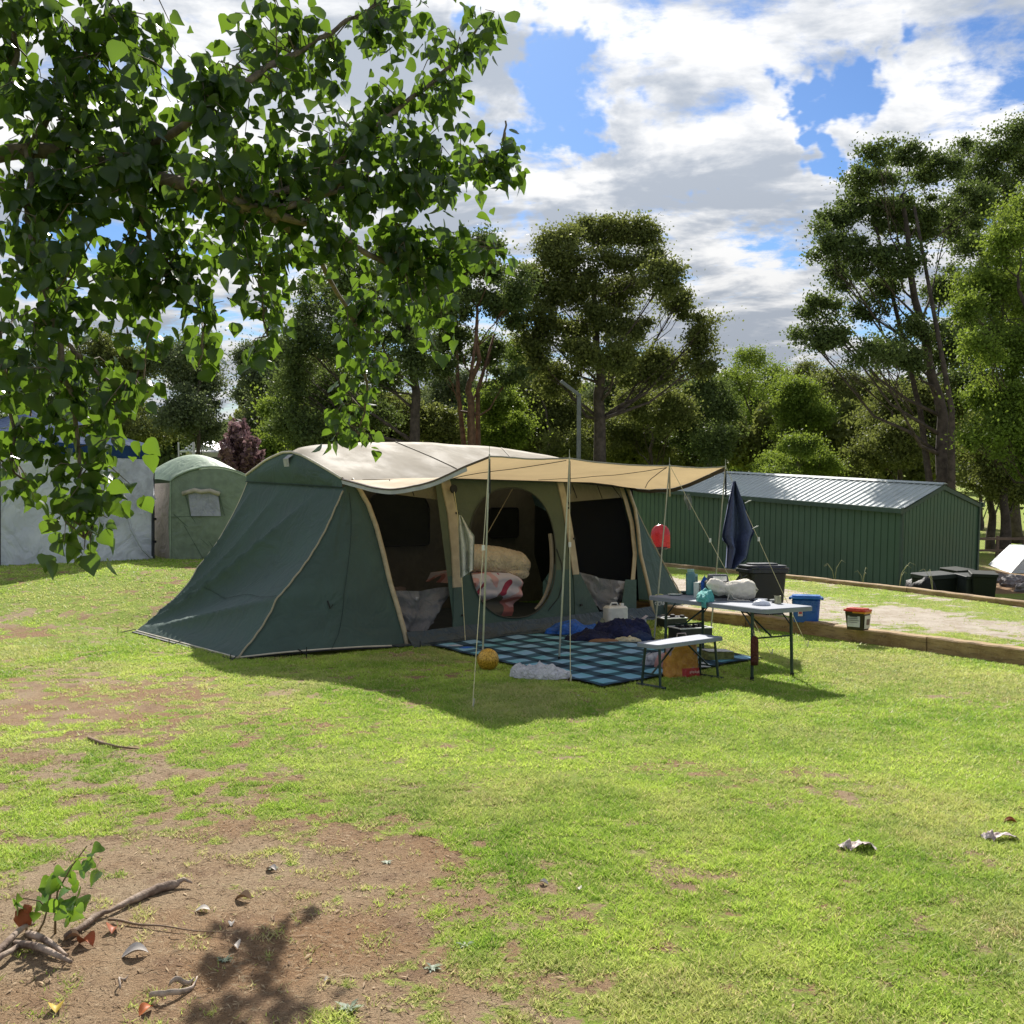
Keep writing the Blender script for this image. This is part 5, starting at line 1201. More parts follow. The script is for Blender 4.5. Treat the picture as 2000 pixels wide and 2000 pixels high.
MB().tube([V3(.26, -.11, 1.36), V3(.5, -.13, 1.43), V3(.62, -.12, 1.40), V3(.8, -.13, 1.42), V3(.98, -.11, 1.35)], .045, 8).build('rolled_blind', pmat('beige_roll', (.42, .38, .30), .8), gt, smooth=True)
for a, b in (((.30, 1.4), (.42, .95)), ((.42, .95), (.95, .15)), ((.95, 1.35), (1.05, .95)), ((.1, .98), (.75, .35)), ((.0, .92), (.95, .95)), ((.3, .75), (.66, .05))):
    MB().tube([frontg(a[0] / GW, a[1] / arch(a[0] / GW)) + V3(0, -.012, 0), frontg(b[0] / GW, b[1] / arch(b[0] / GW)) + V3(0, -.012, 0)], .006, 4).build('seam', pmat('green_seam', (.08, .12, .08)), gt)
MB().tube([V3(-.22, .9, 1.25), V3(-.27, 1.1, .95), V3(-.33, 1.35, .68)], .015, 5).build('zip', BLACK, gt)
MB().box((GW / 2, -.03, .0), (GW, .03, .08)).build('mud_flap', BLACK, gt)

# ------------------------------------------------------------------ distant house, caravan, poles, lamp
x = (405 - 1000) / FP * 55; f = upright((x, 55, at(405, 905, 55).z - .9)); o = thing('cottage', f, 'distant cream cottage with a pale blue grey metal roof left of the purple tree', 'house')
MB().box((0, 0, .9), (1.5, 2.4, 1.5)).build('wall', pmat('cream_wall', (.5, .48, .40), .8), o)
MB().prism([(-1.0, -1.4, 1.62), (1.0, -1.4, 1.62), (.3, -.2, 2.15), (-.6, -.2, 2.15)], (0, .02, 0)).prism([(-1.0, -1.42, 1.60), (1.0, -1.42, 1.60), (1.0, 1.4, 1.62), (-1.0, 1.4, 1.62)], (0, 0, .08)).prism([(-1.0, -1.3, 1.68), (0, -1.3, 2.15), (1, -1.3, 1.68)], (0, 2.6, 0)).build('roof', pmat('pale_roof', (.62, .66, .70), .4), o)
MB().box((.1, -1.22, 1.0), (.35, .04, .5)).box((.52, -1.22, 1.0), (.2, .04, .5)).build('window', pmat('window_dark', (.05, .06, .07), .2, .6), o)
x = (432 - 1000) / FP * 50; f = upright((x, 50, at(432, 915, 50).z - .6), .2); o = thing('caravan', f, 'white caravan partly hidden behind the light green tent', 'caravan')
MB().rbox((0, 0, .85), (2.8, 1.9, 1.35), .12).build('body', pmat('caravan_white', (.62, .60, .58), .4), o); MB().box((0, -.96, 1.05), (1.2, .03, .4)).build('window', pmat('window_dark', (.05, .06, .07)), o)
for s in (-1, 1): MB().lathe([(0, -.08), (.28, -.08), (.28, .08), (0, .08)], (s * .5, -.9, .1), 14, Matrix.Rotation(R(90), 3, 'X')).build('wheel', BLACK, o)
for i, (px, top) in enumerate(((381, 862), (352, 862))):
    x = (px - 1000) / FP * 40; b_ = V3(x, 40, terr1(x, 40)); z = at(px, top, 40).z - b_.z
    single('post', MB().tube([(0, 0, -.1), (0, 0, z)], .05 - .02 * i, 7), pmat('pale_post', (.50, .50, .44), .7), upright(b_), ('thicker pale post behind the light green tent', 'thin pale post farther left behind the light green tent')[i], 'post')
Yl = 27; x = (1129 - 1000) / FP * Yl; b_ = V3(x, Yl, terr1(x, Yl)); f = upright(b_); o = thing('street_lamp', f, 'grey steel street lamp with a slanted head rising behind the tent roof', 'street lamp')
z = loc_of(f, at(1130, 768, Yl)).z
LM = pmat('galvanised', (.16, .17, .175), .6, .3, metal=.2)
MB().tube([(0, 0, -.1), (0, 0, z)], .058, 10).build('pole', LM, o); MB().rbox((-.24, 0, z + .15), (.62, .18, .08), .03, Matrix.Rotation(R(37), 3, 'Y')).build('lamp_head', LM, o)

# ------------------------------------------------------------------ trees
def rot_rand(rng, n):
    v = rng.normal(size=(n, 3)); return v / np.linalg.norm(v, axis=1, keepdims=True)
BARK = pmat('gum_bark', (.075, .058, .048), .9, var=.35, vscale=5, bump=.5, bscale=12)
BARKR = pmat('gum_bark_red', (.15, .085, .055), .9, var=.35, vscale=5, bump=.5, bscale=12)
LF_GUM = leafmat('gum_leaf', (.050, .078, .030), (.135, .175, .058), .34, tcol=(.19, .26, .05), gloss=.6, spec=.12)
LF_OLV = leafmat('olive_leaf', (.070, .092, .030), (.195, .215, .065), .36, tcol=(.26, .30, .06), gloss=.6, spec=.12)
LF_BRI = leafmat('bright_leaf', (.060, .100, .022), (.21, .30, .055), .45, tcol=(.28, .36, .04), gloss=.6, spec=.12)
LF_GRY = leafmat('grey_leaf', (.075, .100, .055), (.19, .23, .12), .35, tcol=(.20, .25, .08), gloss=.6, spec=.12)
def crown_quads(rng, blobs, nleaf, sz, clump_r, dens_scale=1.0, droop=.5):
    nleaf = int(nleaf * 2.4); vols = np.array([b[3] * b[4] * b[5] for b in blobs]) ** .72; vols = vols / vols.sum(); out = []; tints = []; cents = []
    for b, w in zip(blobs, vols):
        nl = int(nleaf * w); c = np.array(b[:3]); r = np.array(b[3:6])
        nc = max(6, int(8.5 * (r[0] * r[2] * r[1]) ** (2 / 3) / clump_r ** 2 * dens_scale)); nc = min(nc, 80)
        d = rot_rand(rng, nc); rad = rng.random(nc) ** .42; cc = c + d * rad[:, None] * r * .95
        cents.append(cc); ck = rng.integers(0, nc, nl); cr = clump_r * .82 * (.5 + .8 * rng.random(nc)); p = cc[ck] + rng.normal(size=(nl, 3)) * cr[ck][:, None] * np.array([.50, .50, .34]) * np.where(rng.random(nl) < .25, 1.6, 1.0)[:, None]
        ct = rng.random(nc) * .6; up = np.clip((p[:, 2] - cc[ck][:, 2]) / (clump_r * 1.2), -1, 1) * .0
        tt = np.clip(ct[ck] + .40 * rng.random(nl) + up, 0, 1)
        u = rot_rand(rng, nl); u[:, 2] = u[:, 2] - droop; u /= np.linalg.norm(u, axis=1, keepdims=True)
        v = np.cross(u, rot_rand(rng, nl)); v /= (np.linalg.norm(v, axis=1, keepdims=True) + 1e-6)
        L = (sz * .56 * (.6 + .8 * rng.random(nl)))[:, None]; Wd_ = L * (.26 + .16 * rng.random(nl))[:, None]
        out.append(np.stack([p - u * L * .5, p + v * Wd_, p + u * L * .5, p - v * Wd_], 1)); tints.append(tt)
    return np.concatenate(out), np.concatenate(tints), cents
def tree(name, label, cat, Y, base, trunk, blobs, leaf, bark, nleaf=14000, sz=.17, clump=.62, r0=.24, seed=1, depth=.8, group=None, lean=None, stems=1, dens=1.0, droop=.5, twigs=True):
    """base: px of the foot; trunk: list of px points; blobs: (px, py, rx px, ry px[, extra depth])"""
    rng = np.random.default_rng(seed); bx = (base - 1000) / FP * Y; b_ = V3(bx, Y, terr1(bx, Y)); fr = upright(b_); inv = fr.inverted() @ M
    def loc(px, py, dY=0): return inv @ at(px, py, Y + dY)
    B = []
    for q in blobs:
        dY = q[4] if len(q) > 4 else float(rng.normal() * .035 * Y); c = loc(q[0], q[1], dY); s = (Y + dY) / FP; rx = q[2] * s; rz_ = q[3] * s; B.append((c.x, c.y, c.z, rx, (rx + rz_) / 2 * depth, rz_))
    V, T, cents = crown_quads(rng, B, nleaf, sz, clump, dens, droop)
    o = thing(name, fr, label, cat, group)
    me = np_mesh('crown', V, 4, T); link('crown', me, leaf, o)
    path = [V3(0, 0, -.2)] + [loc(px, py) for px, py in trunk]; m = MB(); n = len(path); r0 = r0 * .62
    rs = [r0 * (1 - .72 * (i / max(1, n - 1))) for i in range(n)]; rs[0] *= 1.25
    fine = [pl(path, i / 16) + V3(.05 * math.sin(i * 1.3 + seed), .04 * math.cos(i * 1.7), 0) * (1 if 0 < i else 0) for i in range(17)]; fr_ = [float(np.interp(i / 16, np.linspace(0, 1, n), rs)) for i in range(17)]
    m.tube(fine, fr_, 9)
    for s in range(1, stems):
        a = s * 2.4; off = V3(math.cos(a), math.sin(a), 0) * r0 * 1.2; top = path[-1] + V3(math.cos(a) * 1.1, math.sin(a), -.3 * s)
        m.tube([off * .6 + V3(0, 0, -.1), path[1].lerp(path[0], .4) + off * 1.5, path[min(2, n - 1)] + off * 2.5, top], [r0 * .8, r0 * .6, r0 * .42, r0 * .2], 8)
    for bi, (b, cc) in enumerate(zip(B, cents)):
        c = V3(*b[:3]); # leave the trunk at a point well below the blob
        best = None
        for i in range(3, 17):
            p = fine[i]; dz = c.z - p.z; dh = math.hypot(c.x - p.x, c.y - p.y); sc = abs(dz - dh * .9) + .15 * dh
            if best is None or sc < best[0]: best = (sc, i)
        i = best[1]; p = fine[i]; r1 = max(.025, fr_[i] * .36); mid = p.lerp(c, .5) + V3(0, 0, -.10 * (c - p).length) + V3(*(rng.normal(size=3) * .12))
        q = p.lerp(mid, .5) + V3(*(rng.normal(size=3) * .1)); m.tube([p, q, mid, mid.lerp(c, .55) + V3(0, 0, .05), c], [r1, r1 * .8, r1 * .6, r1 * .42, r1 * .22], 6)
        if twigs:
            for k in rng.choice(len(cc), min(len(cc), 9), replace=False):
                e = V3(*cc[k]); st = p.lerp(c, .35 + .5 * rng.random()) if rng.random() < .4 else mid.lerp(c, rng.random()); mm = st.lerp(e, .5) + V3(*(rng.normal(size=3) * .12)); m.tube([st, mm, e], [r1 * .32, r1 * .22, .012], 4)
    m.build('trunk', bark, o, smooth=True); return o

tree('gum_tree', 'tall dark gum with a rounded open crown behind the awning, beside the street lamp', 'tree', 40, 1168, [(1170, 800), (1172, 740), (1168, 690), (1160, 600), (1165, 520)],
     [(1085, 478, 56, 40), (1170, 452, 58, 38), (1245, 458, 48, 36), (1115, 500, 34, 24), (1210, 510, 50, 26), (1275, 500, 26, 34), (1060, 560, 52, 52), (1140, 560, 46, 44), (1215, 572, 50, 40), (1300, 545, 40, 44), (1325, 590, 34, 36), (1040, 630, 44, 46), (1110, 640, 46, 40), (1240, 640, 42, 34), (1180, 620, 40, 36), (1365, 655, 36, 46), (1310, 705, 56, 32), (1050, 700, 36, 30), (1375, 705, 26, 30), (1260, 720, 60, 30), (1130, 690, 50, 34), (1210, 690, 50, 34), (1090, 740, 50, 30)],
     LF_OLV, BARK, 44000, .20, .58, .42, 11, dens=.85)
tree('gum_tree', 'multi stemmed reddish gum left of the rounded gum, half behind the leafy branch', 'tree', 38, 925, [(922, 820), (915, 760), (935, 700), (930, 600)],
     [(880, 600, 46, 50), (935, 540, 48, 56), (985, 600, 36, 60), (900, 670, 50, 36), (960, 680, 42, 34), (1010, 560, 26, 50), (955, 480, 40, 30), (870, 720, 40, 24), (990, 740, 36, 30), (895, 500, 40, 36)], LF_GUM, BARKR, 20000, .19, .55, .30, 12, stems=4, dens=.8)
tree('gum_tree', 'dark bushy gum with a thick grey trunk behind the hanging leafy branch', 'tree', 36, 812, [(812, 800), (808, 720), (800, 640), (760, 560)],
     [(620, 590, 56, 50), (690, 530, 70, 50), (780, 520, 64, 52), (600, 680, 60, 50), (680, 650, 56, 50), (565, 745, 46, 50), (650, 770, 70, 60), (760, 620, 56, 60), (820, 700, 50, 50), (740, 710, 60, 46), (560, 820, 50, 46), (850, 590, 40, 50), (620, 840, 60, 40), (720, 800, 60, 50)], LF_GUM, BARK, 30000, .19, .62, .34, 13)
tree('gum_tree', 'tallest gum right of the shed roof with an open, leaning crown', 'tree', 36, 1852, [(1842, 900), (1838, 800), (1815, 700), (1790, 600), (1775, 480), (1760, 380)],
     [(1635, 438, 40, 44), (1612, 480, 30, 46), (1700, 350, 50, 34), (1715, 295, 30, 28), (1770, 300, 36, 30), (1675, 400, 46, 30), (1830, 330, 46, 40), (1740, 420, 56, 44), (1800, 420, 50, 46), (1690, 500, 50, 36), (1640, 540, 40, 28), (1760, 510, 50, 36), (1720, 560, 44, 28), (1855, 420, 40, 50), (1600, 600, 38, 34), (1580, 660, 30, 36), (1640, 660, 36, 24), (1700, 600, 40, 20), (1700, 690, 60, 24), (1770, 690, 60, 34), (1840, 560, 44, 50), (1900, 400, 40, 46), (1800, 640, 40, 34), (1850, 680, 50, 50)],
     LF_GUM, BARK, 40000, .18, .50, .40, 14, stems=3, dens=.72)
tree('gum_tree', 'dark gum at the far right edge, its top the highest of all', 'tree', 44, 1985, [(1975, 900), (1970, 760), (1965, 600), (1965, 420)],
     [(1975, 265, 46, 40), (1945, 300, 40, 36), (2010, 320, 60, 60), (1905, 345, 44, 40), (1950, 390, 50, 46), (1985, 450, 50, 50), (1900, 460, 40, 46), (1925, 560, 44, 60), (1980, 640, 60, 60), (1885, 280, 26, 24), (1890, 640, 46, 50), (1895, 740, 50, 50)], LF_GUM, BARK, 26000, .20, .62, .42, 15)
tree('broadleaf_tree', 'bright yellow green leafy tree filling the right edge in front of the gums', 'tree', 25, 2040, [(2040, 900), (2030, 760), (2010, 640), (1990, 540)],
     [(1965, 470, 44, 50), (2000, 420, 44, 60), (1905, 560, 40, 36), (1950, 570, 56, 50), (2010, 560, 60, 70), (1890, 600, 34, 30), (1950, 660, 52, 50), (2010, 690, 60, 70), (1920, 680, 36, 34), (1985, 780, 50, 50), (1925, 770, 40, 36), (1950, 850, 44, 40), (2010, 870, 50, 60), (1905, 850, 26, 30)], LF_BRI, BARK, 34000, .125, .40, .22, 16, dens=1.2, droop=.3)
tree('small_tree', 'pale lime green feathery shrub rising just behind the shed roof', 'tree', 41, 1560, [(1560, 930), (1558, 900)], [(1550, 895, 56, 36), (1600, 905, 44, 30), (1510, 910, 40, 26), (1560, 870, 46, 24), (1530, 930, 60, 20)], LF_BRI, BARK, 16000, .15, .42, .12, 17, dens=1.3)
BG_T = [
 ('mid green gum filling the gap between the reddish gum and the rounded gum', 56, 1030, [(1020, 690, 40, 40), (1060, 740, 50, 40), (1000, 760, 44, 40), (1090, 770, 40, 40)], LF_BRI, 14000, 51),
 ('pale green gum glimpsed through the lower crown of the rounded gum', 58, 1230, [(1210, 720, 50, 40), (1270, 740, 50, 40), (1180, 770, 44, 40), (1320, 760, 46, 36)], LF_GRY, 14000, 52),
 ('mid green gum behind the drooping lowest leafy branch', 54, 880, [(880, 760, 54, 44), (920, 800, 44, 40), (840, 790, 44, 40)], LF_GRY, 12000, 53),
 ('olive gum left of the bushy gum with the thick grey trunk', 54, 590, [(580, 700, 50, 44), (540, 740, 40, 40), (610, 760, 50, 44), (640, 690, 40, 40)], LF_OLV, 14000, 54),
 ('dense green tree right of the rounded gum, forming the skyline over the awning corner', 62, 1465, [(1440, 745, 46, 44), (1500, 735, 44, 44), (1465, 705, 40, 30), (1440, 820, 46, 50), (1490, 830, 50, 50), (1525, 760, 36, 40), (1460, 880, 60, 40)], LF_BRI, 18000, 21),
 ('yellow green bushy tree directly above the lime shrub', 55, 1560, [(1560, 765, 38, 30), (1535, 800, 34, 30), (1580, 810, 44, 34), (1555, 850, 50, 30)], LF_BRI, 12000, 22),
 ('dark olive tree between the lime shrub and the leaning gum', 60, 1650, [(1625, 740, 50, 34), (1680, 760, 56, 40), (1640, 810, 60, 44), (1700, 830, 56, 50), (1640, 880, 60, 40), (1590, 760, 30, 40), (1570, 720, 30, 24)], LF_OLV, 20000, 23),
 ('shadowy green tree around the foot of the leaning gum', 44, 1760, [(1740, 800, 50, 50), (1800, 790, 50, 46), (1760, 870, 60, 50), (1830, 860, 50, 46), (1700, 890, 40, 40), (1860, 780, 50, 50), (1900, 860, 40, 44)], LF_OLV, 22000, 24),
 ('drooping dark green tree under the right side of the rounded gum', 46, 1385, [(1375, 760, 44, 44), (1400, 810, 36, 54), (1350, 830, 46, 54), (1400, 870, 40, 40)], LF_GUM, 14000, 25),
 ('low dark tree behind the middle awning pole', 48, 1270, [(1250, 790, 60, 40), (1310, 800, 46, 50), (1230, 840, 60, 46), (1290, 860, 60, 40)], LF_OLV, 16000, 26),
 ('low green tree directly behind the street lamp pole', 50, 1070, [(1060, 780, 56, 44), (1110, 820, 50, 44), (1040, 840, 60, 46), (1110, 870, 46, 30)], LF_OLV, 16000, 27),
 ('low tree between the reddish gum and the street lamp', 46, 985, [(975, 790, 44, 40), (1000, 840, 50, 40), (950, 850, 44, 34)], LF_BRI, 12000, 28),
 ('bushy green tree peeping over the left end of the cream roof', 42, 730, [(720, 800, 60, 44), (780, 820, 56, 44), (660, 820, 50, 44), (750, 860, 70, 34), (850, 830, 50, 40), (880, 870, 46, 30)], LF_OLV, 20000, 29),
 ('light green bush right of the purple leaved tree', 40, 560, [(560, 850, 40, 36), (530, 880, 30, 30), (610, 860, 40, 34), (545, 800, 30, 30)], LF_BRI, 10000, 30),
 ('slender grey green tree left of the sky gap, above the light green tent', 45, 385, [(385, 680, 36, 34), (360, 730, 44, 40), (405, 760, 30, 46), (350, 800, 50, 50), (400, 840, 34, 40), (325, 700, 34, 40)], LF_GRY, 16000, 31),
 ('grey green tree behind the blue canopy corner', 45, 260, [(270, 710, 50, 50), (240, 780, 60, 56), (310, 830, 46, 40), (200, 690, 50, 50), (260, 850, 60, 30)], LF_OLV, 16000, 32),
 ('grey green tree on the far left above the marquee', 45, 90, [(100, 720, 70, 60), (40, 780, 60, 60), (150, 790, 60, 56), (-10, 700, 50, 60)], LF_GRY, 14000, 33),
 ('thin silvery tree just right of the sky gap', 50, 500, [(485, 700, 26, 34), (500, 750, 34, 36), (475, 760, 20, 30), (520, 800, 36, 36), (480, 830, 30, 26), (535, 690, 30, 40)], LF_GRY, 12000, 34)]
for lab, Y, base, bl, lf, nl, sd_ in BG_T:
    tree('background_tree', lab, 'tree', Y, base, [(base, 900), (base + 4, bl[0][1] + 60), (bl[0][0], bl[0][1])], bl, lf, BARK, nl, .20, .62, .2, sd_, group='trees behind the camp site', dens=1.1)
# trunks in the shade at the far right
for i, (px, Y, w) in enumerate(((1935, 40, .28), (1962, 38, .34), (1915, 52, .2))):
    tree('gum_tree', ('dark straight trunked gum left of the white ridge tent', 'thickest dark trunked gum above the white ridge tent', 'thin gum seen past the far gable of the shed')[i], 'tree', Y, px, [(px + 2, 1000), (px - 6, 900), (px + 4, 820)], [(px - 20, 850, 40, 40), (px + 20, 880, 40, 40), (px, 930, 46, 30), (px + 25, 960, 26, 20)], LF_OLV, BARK, 9000, .19, .6, w, 40 + i, twigs=False)
# purple plum
def purple():
    Y = 27; base = 470; x = (base - 1000) / FP * Y; fr = upright((x, Y, terr1(x, Y))); inv = fr.inverted() @ M; rng = np.random.default_rng(9)
    o = thing('plum_tree', fr, 'upright purple leaved plum tree between the light green tent and the big tent', 'tree'); m = MB(); ps = []
    b0 = inv @ at(468, 945, Y)
    for i in range(34):
        a = i / 33; tx = lerp(433, 507, a) + rng.normal() * 3; ty = 815 + abs(a - .5) ** 1.5 * 150 + rng.random() * 25; e = inv @ at(tx, ty, Y + rng.normal() * .5); mid = b0.lerp(e, .5) + V3((e.x - b0.x) * .15, rng.normal() * .1, 0)
        m.tube([b0, mid, e], [.035, .02, .006], 5)
        for k in range(130):
            t = .25 + .75 * rng.random(); p = (b0.lerp(mid, t * 2) if t < .5 else mid.lerp(e, t * 2 - 1)); ps.append([p.x + rng.normal() * .05, p.y + rng.normal() * .05, p.z + rng.normal() * .05])
    m.tube([(0, 0, 0), tuple(b0)], .06, 7); m.build('trunk', pmat('plum_bark', (.05, .03, .03), .9), o)
    p = np.array(ps); n = len(p); u = rot_rand(rng, n); v = np.cross(u, rot_rand(rng, n)); v /= np.linalg.norm(v, axis=1, keepdims=True); L = (.06 + .05 * rng.random(n))[:, None]
    link('crown', np_mesh('crown', np.stack([p - u * L, p + v * L * .5, p + u * L, p - v * L * .5], 1), 4, rng.random(n)), leafmat('plum_leaf', (.10, .05, .058), (.32, .20, .21), .3, gloss=.6, spec=.15), o)
purple()
# far-off wood closing the skyline
def wood():
    rng = np.random.default_rng(77); Vs = []; Ts = []
    for k in range(70):
        px = -160 + k * 34 + rng.normal() * 10; Y = 95 + rng.random() * 30; top = (815 if px < 560 else 765) + 40 * rng.random()
        if 395 < px < 450: top = 850
        if px > 1400: top -= 20
        for j in range(3):
            c = at(px + rng.normal() * 18, lerp(top, 930, j / 2.4) + 10, Y); s = Y / FP; nl = 620; d = rot_rand(rng, nl) * (rng.random(nl) ** .4)[:, None] * np.array([34 * s, 30 * s, 32 * s]); p = np.array(c) + d
            u = rot_rand(rng, nl); v = np.cross(u, rot_rand(rng, nl)); v /= np.linalg.norm(v, axis=1, keepdims=True); L = (.30 + .25 * rng.random(nl))[:, None]
            Vs.append(np.stack([p - u * L, p + v * L * .6, p + u * L, p - v * L * .6], 1)); Ts.append(np.clip(rng.random(nl) * .5 + rng.random() * .5, 0, 1))
    me = np_mesh('far_woodland', np.concatenate(Vs), 4, np.concatenate(Ts)); o = link('far_woodland', me, LF_GUM, None, M.copy()); tag(o, 'far-off wood of dark green trees along the skyline', 'woodland', kind='stuff')
wood()
# shrub belt under the crowns as one mass of understorey
def under():
    rng = np.random.default_rng(78); Vs = []; Ts = []
    for k in range(110):
        px = 480 + k * 12.5 + rng.normal() * 6; Y = 52 + rng.random() * 8; s = Y / FP; c = at(px, 850 + rng.normal() * 40, Y); nl = 520
        if 1880 < px: c = at(px, 930, Y)
        d = rot_rand(rng, nl) * (rng.random(nl) ** .4)[:, None] * np.array([30 * s, 26 * s, 40 * s]); p = np.array(c) + d
        u = rot_rand(rng, nl); v = np.cross(u, rot_rand(rng, nl)); v /= np.linalg.norm(v, axis=1, keepdims=True); L = (.13 + .12 * rng.random(nl))[:, None]
        Vs.append(np.stack([p - u * L, p + v * L * .6, p + u * L, p - v * L * .6], 1)); Ts.append(np.clip(rng.random(nl) * .5 + rng.random() * .5, 0, 1))
    me = np_mesh('understorey', np.concatenate(Vs), 4, np.concatenate(Ts)); o = link('understorey', me, LF_OLV, None, M.copy()); tag(o, 'tangled green undergrowth below the gum trees', 'undergrowth', kind='stuff')
under()

# ------------------------------------------------------------------ the poplar overhead
POP = leafmat('poplar_leaf', (.014, .036, .012), (.048, .090, .020), .38, tcol=(.26, .44, .03), gloss=.28, spec=.5)
PBARK = pmat('poplar_bark', (.16, .125, .095), .85, var=.3, vscale=20, bump=.4, bscale=60)
CL = [ # px, py, rx, ry, depth, leaves (cluster survey)
 (60, 60, 120, 90, 3.6, 210), (190, 90, 120, 100, 3.7, 210), (70, 220, 120, 90, 3.4, 200), (210, 240, 110, 90, 3.6, 200), (330, 110, 80, 90, 4.2, 150), (420, 190, 90, 80, 4.4, 150),
 (80, 370, 120, 90, 3.4, 200), (220, 380, 110, 90, 3.5, 200), (340, 300, 90, 90, 4.0, 170), (360, 420, 80, 60, 4.0, 110), (460, 320, 80, 80, 4.5, 150), (80, 510, 120, 80, 3.3, 170), (220, 520, 90, 70, 3.5, 150), (320, 500, 60, 60, 3.9, 90),
 (520, 90, 70, 80, 5.0, 80), (600, 60, 70, 60, 5.2, 70), (560, 200, 60, 60, 5.0, 70), (650, 150, 70, 60, 5.3, 80), (720, 50, 60, 50, 5.4, 60), (820, 40, 60, 45, 5.6, 62), (760, 110, 50, 60, 5.5, 55), (945, 20, 45, 30, 5.8, 26), (975, 45, 22, 16, 5.8, 9), (870, 130, 36, 40, 5.6, 30), (920, 90, 30, 40, 5.6, 26),
 (570, 300, 80, 70, 4.9, 120), (660, 290, 70, 70, 5.1, 120), (740, 230, 60, 50, 5.3, 75), (780, 320, 70, 60, 5.2, 120), (850, 210, 50, 45, 5.5, 52), (890, 200, 30, 34, 5.5, 26), (860, 310, 60, 55, 5.3, 90), (945, 330, 50, 45, 5.5, 85), (985, 300, 26, 36, 5.5, 30), (930, 280, 30, 26, 5.5, 18),
 (560, 400, 90, 60, 4.8, 130), (670, 390, 90, 60, 5.0, 140), (780, 400, 80, 50, 5.2, 110), (860, 390, 50, 30, 5.4, 50), (620, 480, 80, 50, 5.0, 90), (760, 490, 80, 50, 5.2, 110), (860, 470, 60, 45, 5.3, 80), (930, 500, 50, 36, 5.4, 52), (985, 505, 26, 26, 5.4, 16),
 (830, 545, 60, 50, 5.3, 90), (870, 600, 36, 40, 5.3, 42), (800, 600, 40, 40, 5.3, 42), (860, 660, 26, 36, 5.3, 22), (710, 560, 60, 50, 6.3, 75), (700, 630, 44, 50, 6.4, 64), (715, 700, 46, 50, 6.4, 66), (745, 740, 30, 40, 6.4, 34), (690, 780, 44, 44, 6.5, 52), (670, 830, 30, 24, 6.5, 20), (705, 850, 24, 28, 6.5, 16), (655, 850, 10, 14, 6.5, 5),
 (515, 520, 34, 60, 4.9, 55), (525, 610, 34, 50, 4.9, 48), (500, 660, 26, 30, 4.9, 20), (400, 560, 32, 50, 4.2, 44), (395, 640, 34, 40, 4.2, 36), (395, 690, 28, 30, 4.2, 22), (440, 600, 16, 20, 4.2, 6), (455, 470, 50, 60, 4.5, 60),
 (60, 610, 100, 60, 3.2, 120), (190, 610, 90, 60, 3.5, 100), (280, 620, 50, 50, 3.7, 50), (50, 700, 80, 60, 3.2, 90), (160, 720, 60, 50, 3.4, 64), (250, 770, 50, 24, 3.5, 26), (295, 770, 22, 26, 3.5, 12), (100, 790, 80, 50, 3.3, 85), (190, 810, 50, 44, 3.4, 50), (50, 850, 50, 50, 3.2, 42), (130, 880, 60, 44, 3.4, 44), (200, 870, 50, 44, 3.4, 40), (20, 950, 40, 30, 3.3, 18), (60, 970, 26, 26, 3.3, 12), (190, 930, 50, 36, 3.4, 36), (160, 980, 44, 40, 3.4, 34), (200, 1000, 34, 30, 3.4, 20), (110, 1020, 34, 28, 3.4, 16), (150, 1050, 34, 30, 3.4, 18), (170, 1080, 14, 16, 3.4, 5), (30, 910, 36, 30, 3.3, 16)]
LIMBS = [([(-420, 420, 3.4), (-150, 330, 3.6), (60, 280, 3.7), (240, 330, 3.9), (430, 370, 4.4), (470, 400, 4.5), (520, 412, 4.6), (640, 440, 4.9), (760, 520, 5.2), (850, 500, 5.3)], .042),
 ([(240, 330, 3.9), (400, 200, 4.4), (590, 95, 5.0), (700, 30, 5.3), (760, -10, 5.5)], .020), ([(470, 400, 4.5), (640, 330, 5.0), (790, 200, 5.3), (900, 110, 5.6), (950, 30, 5.8)], .018),
 ([(520, 412, 4.6), (700, 360, 5.1), (850, 340, 5.3), (985, 300, 5.5), (985, 235, 5.5)], .016), ([(520, 412, 4.6), (620, 500, 5.6), (690, 620, 6.3), (720, 760, 6.4), (700, 850, 6.5)], .016),
 ([(60, 280, 3.7), (60, 480, 3.4), (110, 650, 3.3), (150, 830, 3.35), (160, 1040, 3.4)], .020), ([(-150, 330, 3.6), (-20, 560, 3.2), (20, 760, 3.2), (30, 940, 3.3)], .015),
 ([(240, 330, 3.9), (300, 480, 3.9), (400, 580, 4.2), (395, 700, 4.2)], .012), ([(470, 400, 4.5), (510, 520, 4.9), (520, 660, 4.9)], .011), ([(60, 280, 3.7), (160, 120, 3.7), (230, -40, 3.8)], .02), ([(-150, 330, 3.6), (20, 150, 3.5), (60, -60, 3.6)], .02), ([(110, 650, 3.3), (200, 740, 3.45), (290, 770, 3.5)], .009)]
LEAF_T = [(0, 0, 0), (.30, -.03, .04), (.55, .12, .09), (.62, .34, .11), (.50, .60, .08), (.27, .88, .03), (0, 1.25, -.10), (-.27, .88, .03), (-.50, .60, .08), (-.62, .34, .11), (-.55, .12, .09), (-.30, -.03, .04), (0, .24, -.01), (0, .52, -.03), (0, .82, -.05)]
LEAF_F = [(0, 1, 2, 12), (12, 2, 3, 13), (13, 3, 4, 14), (14, 4, 5, 6), (0, 12, 10, 11), (12, 13, 9, 10), (13, 14, 8, 9), (14, 6, 7, 8)]
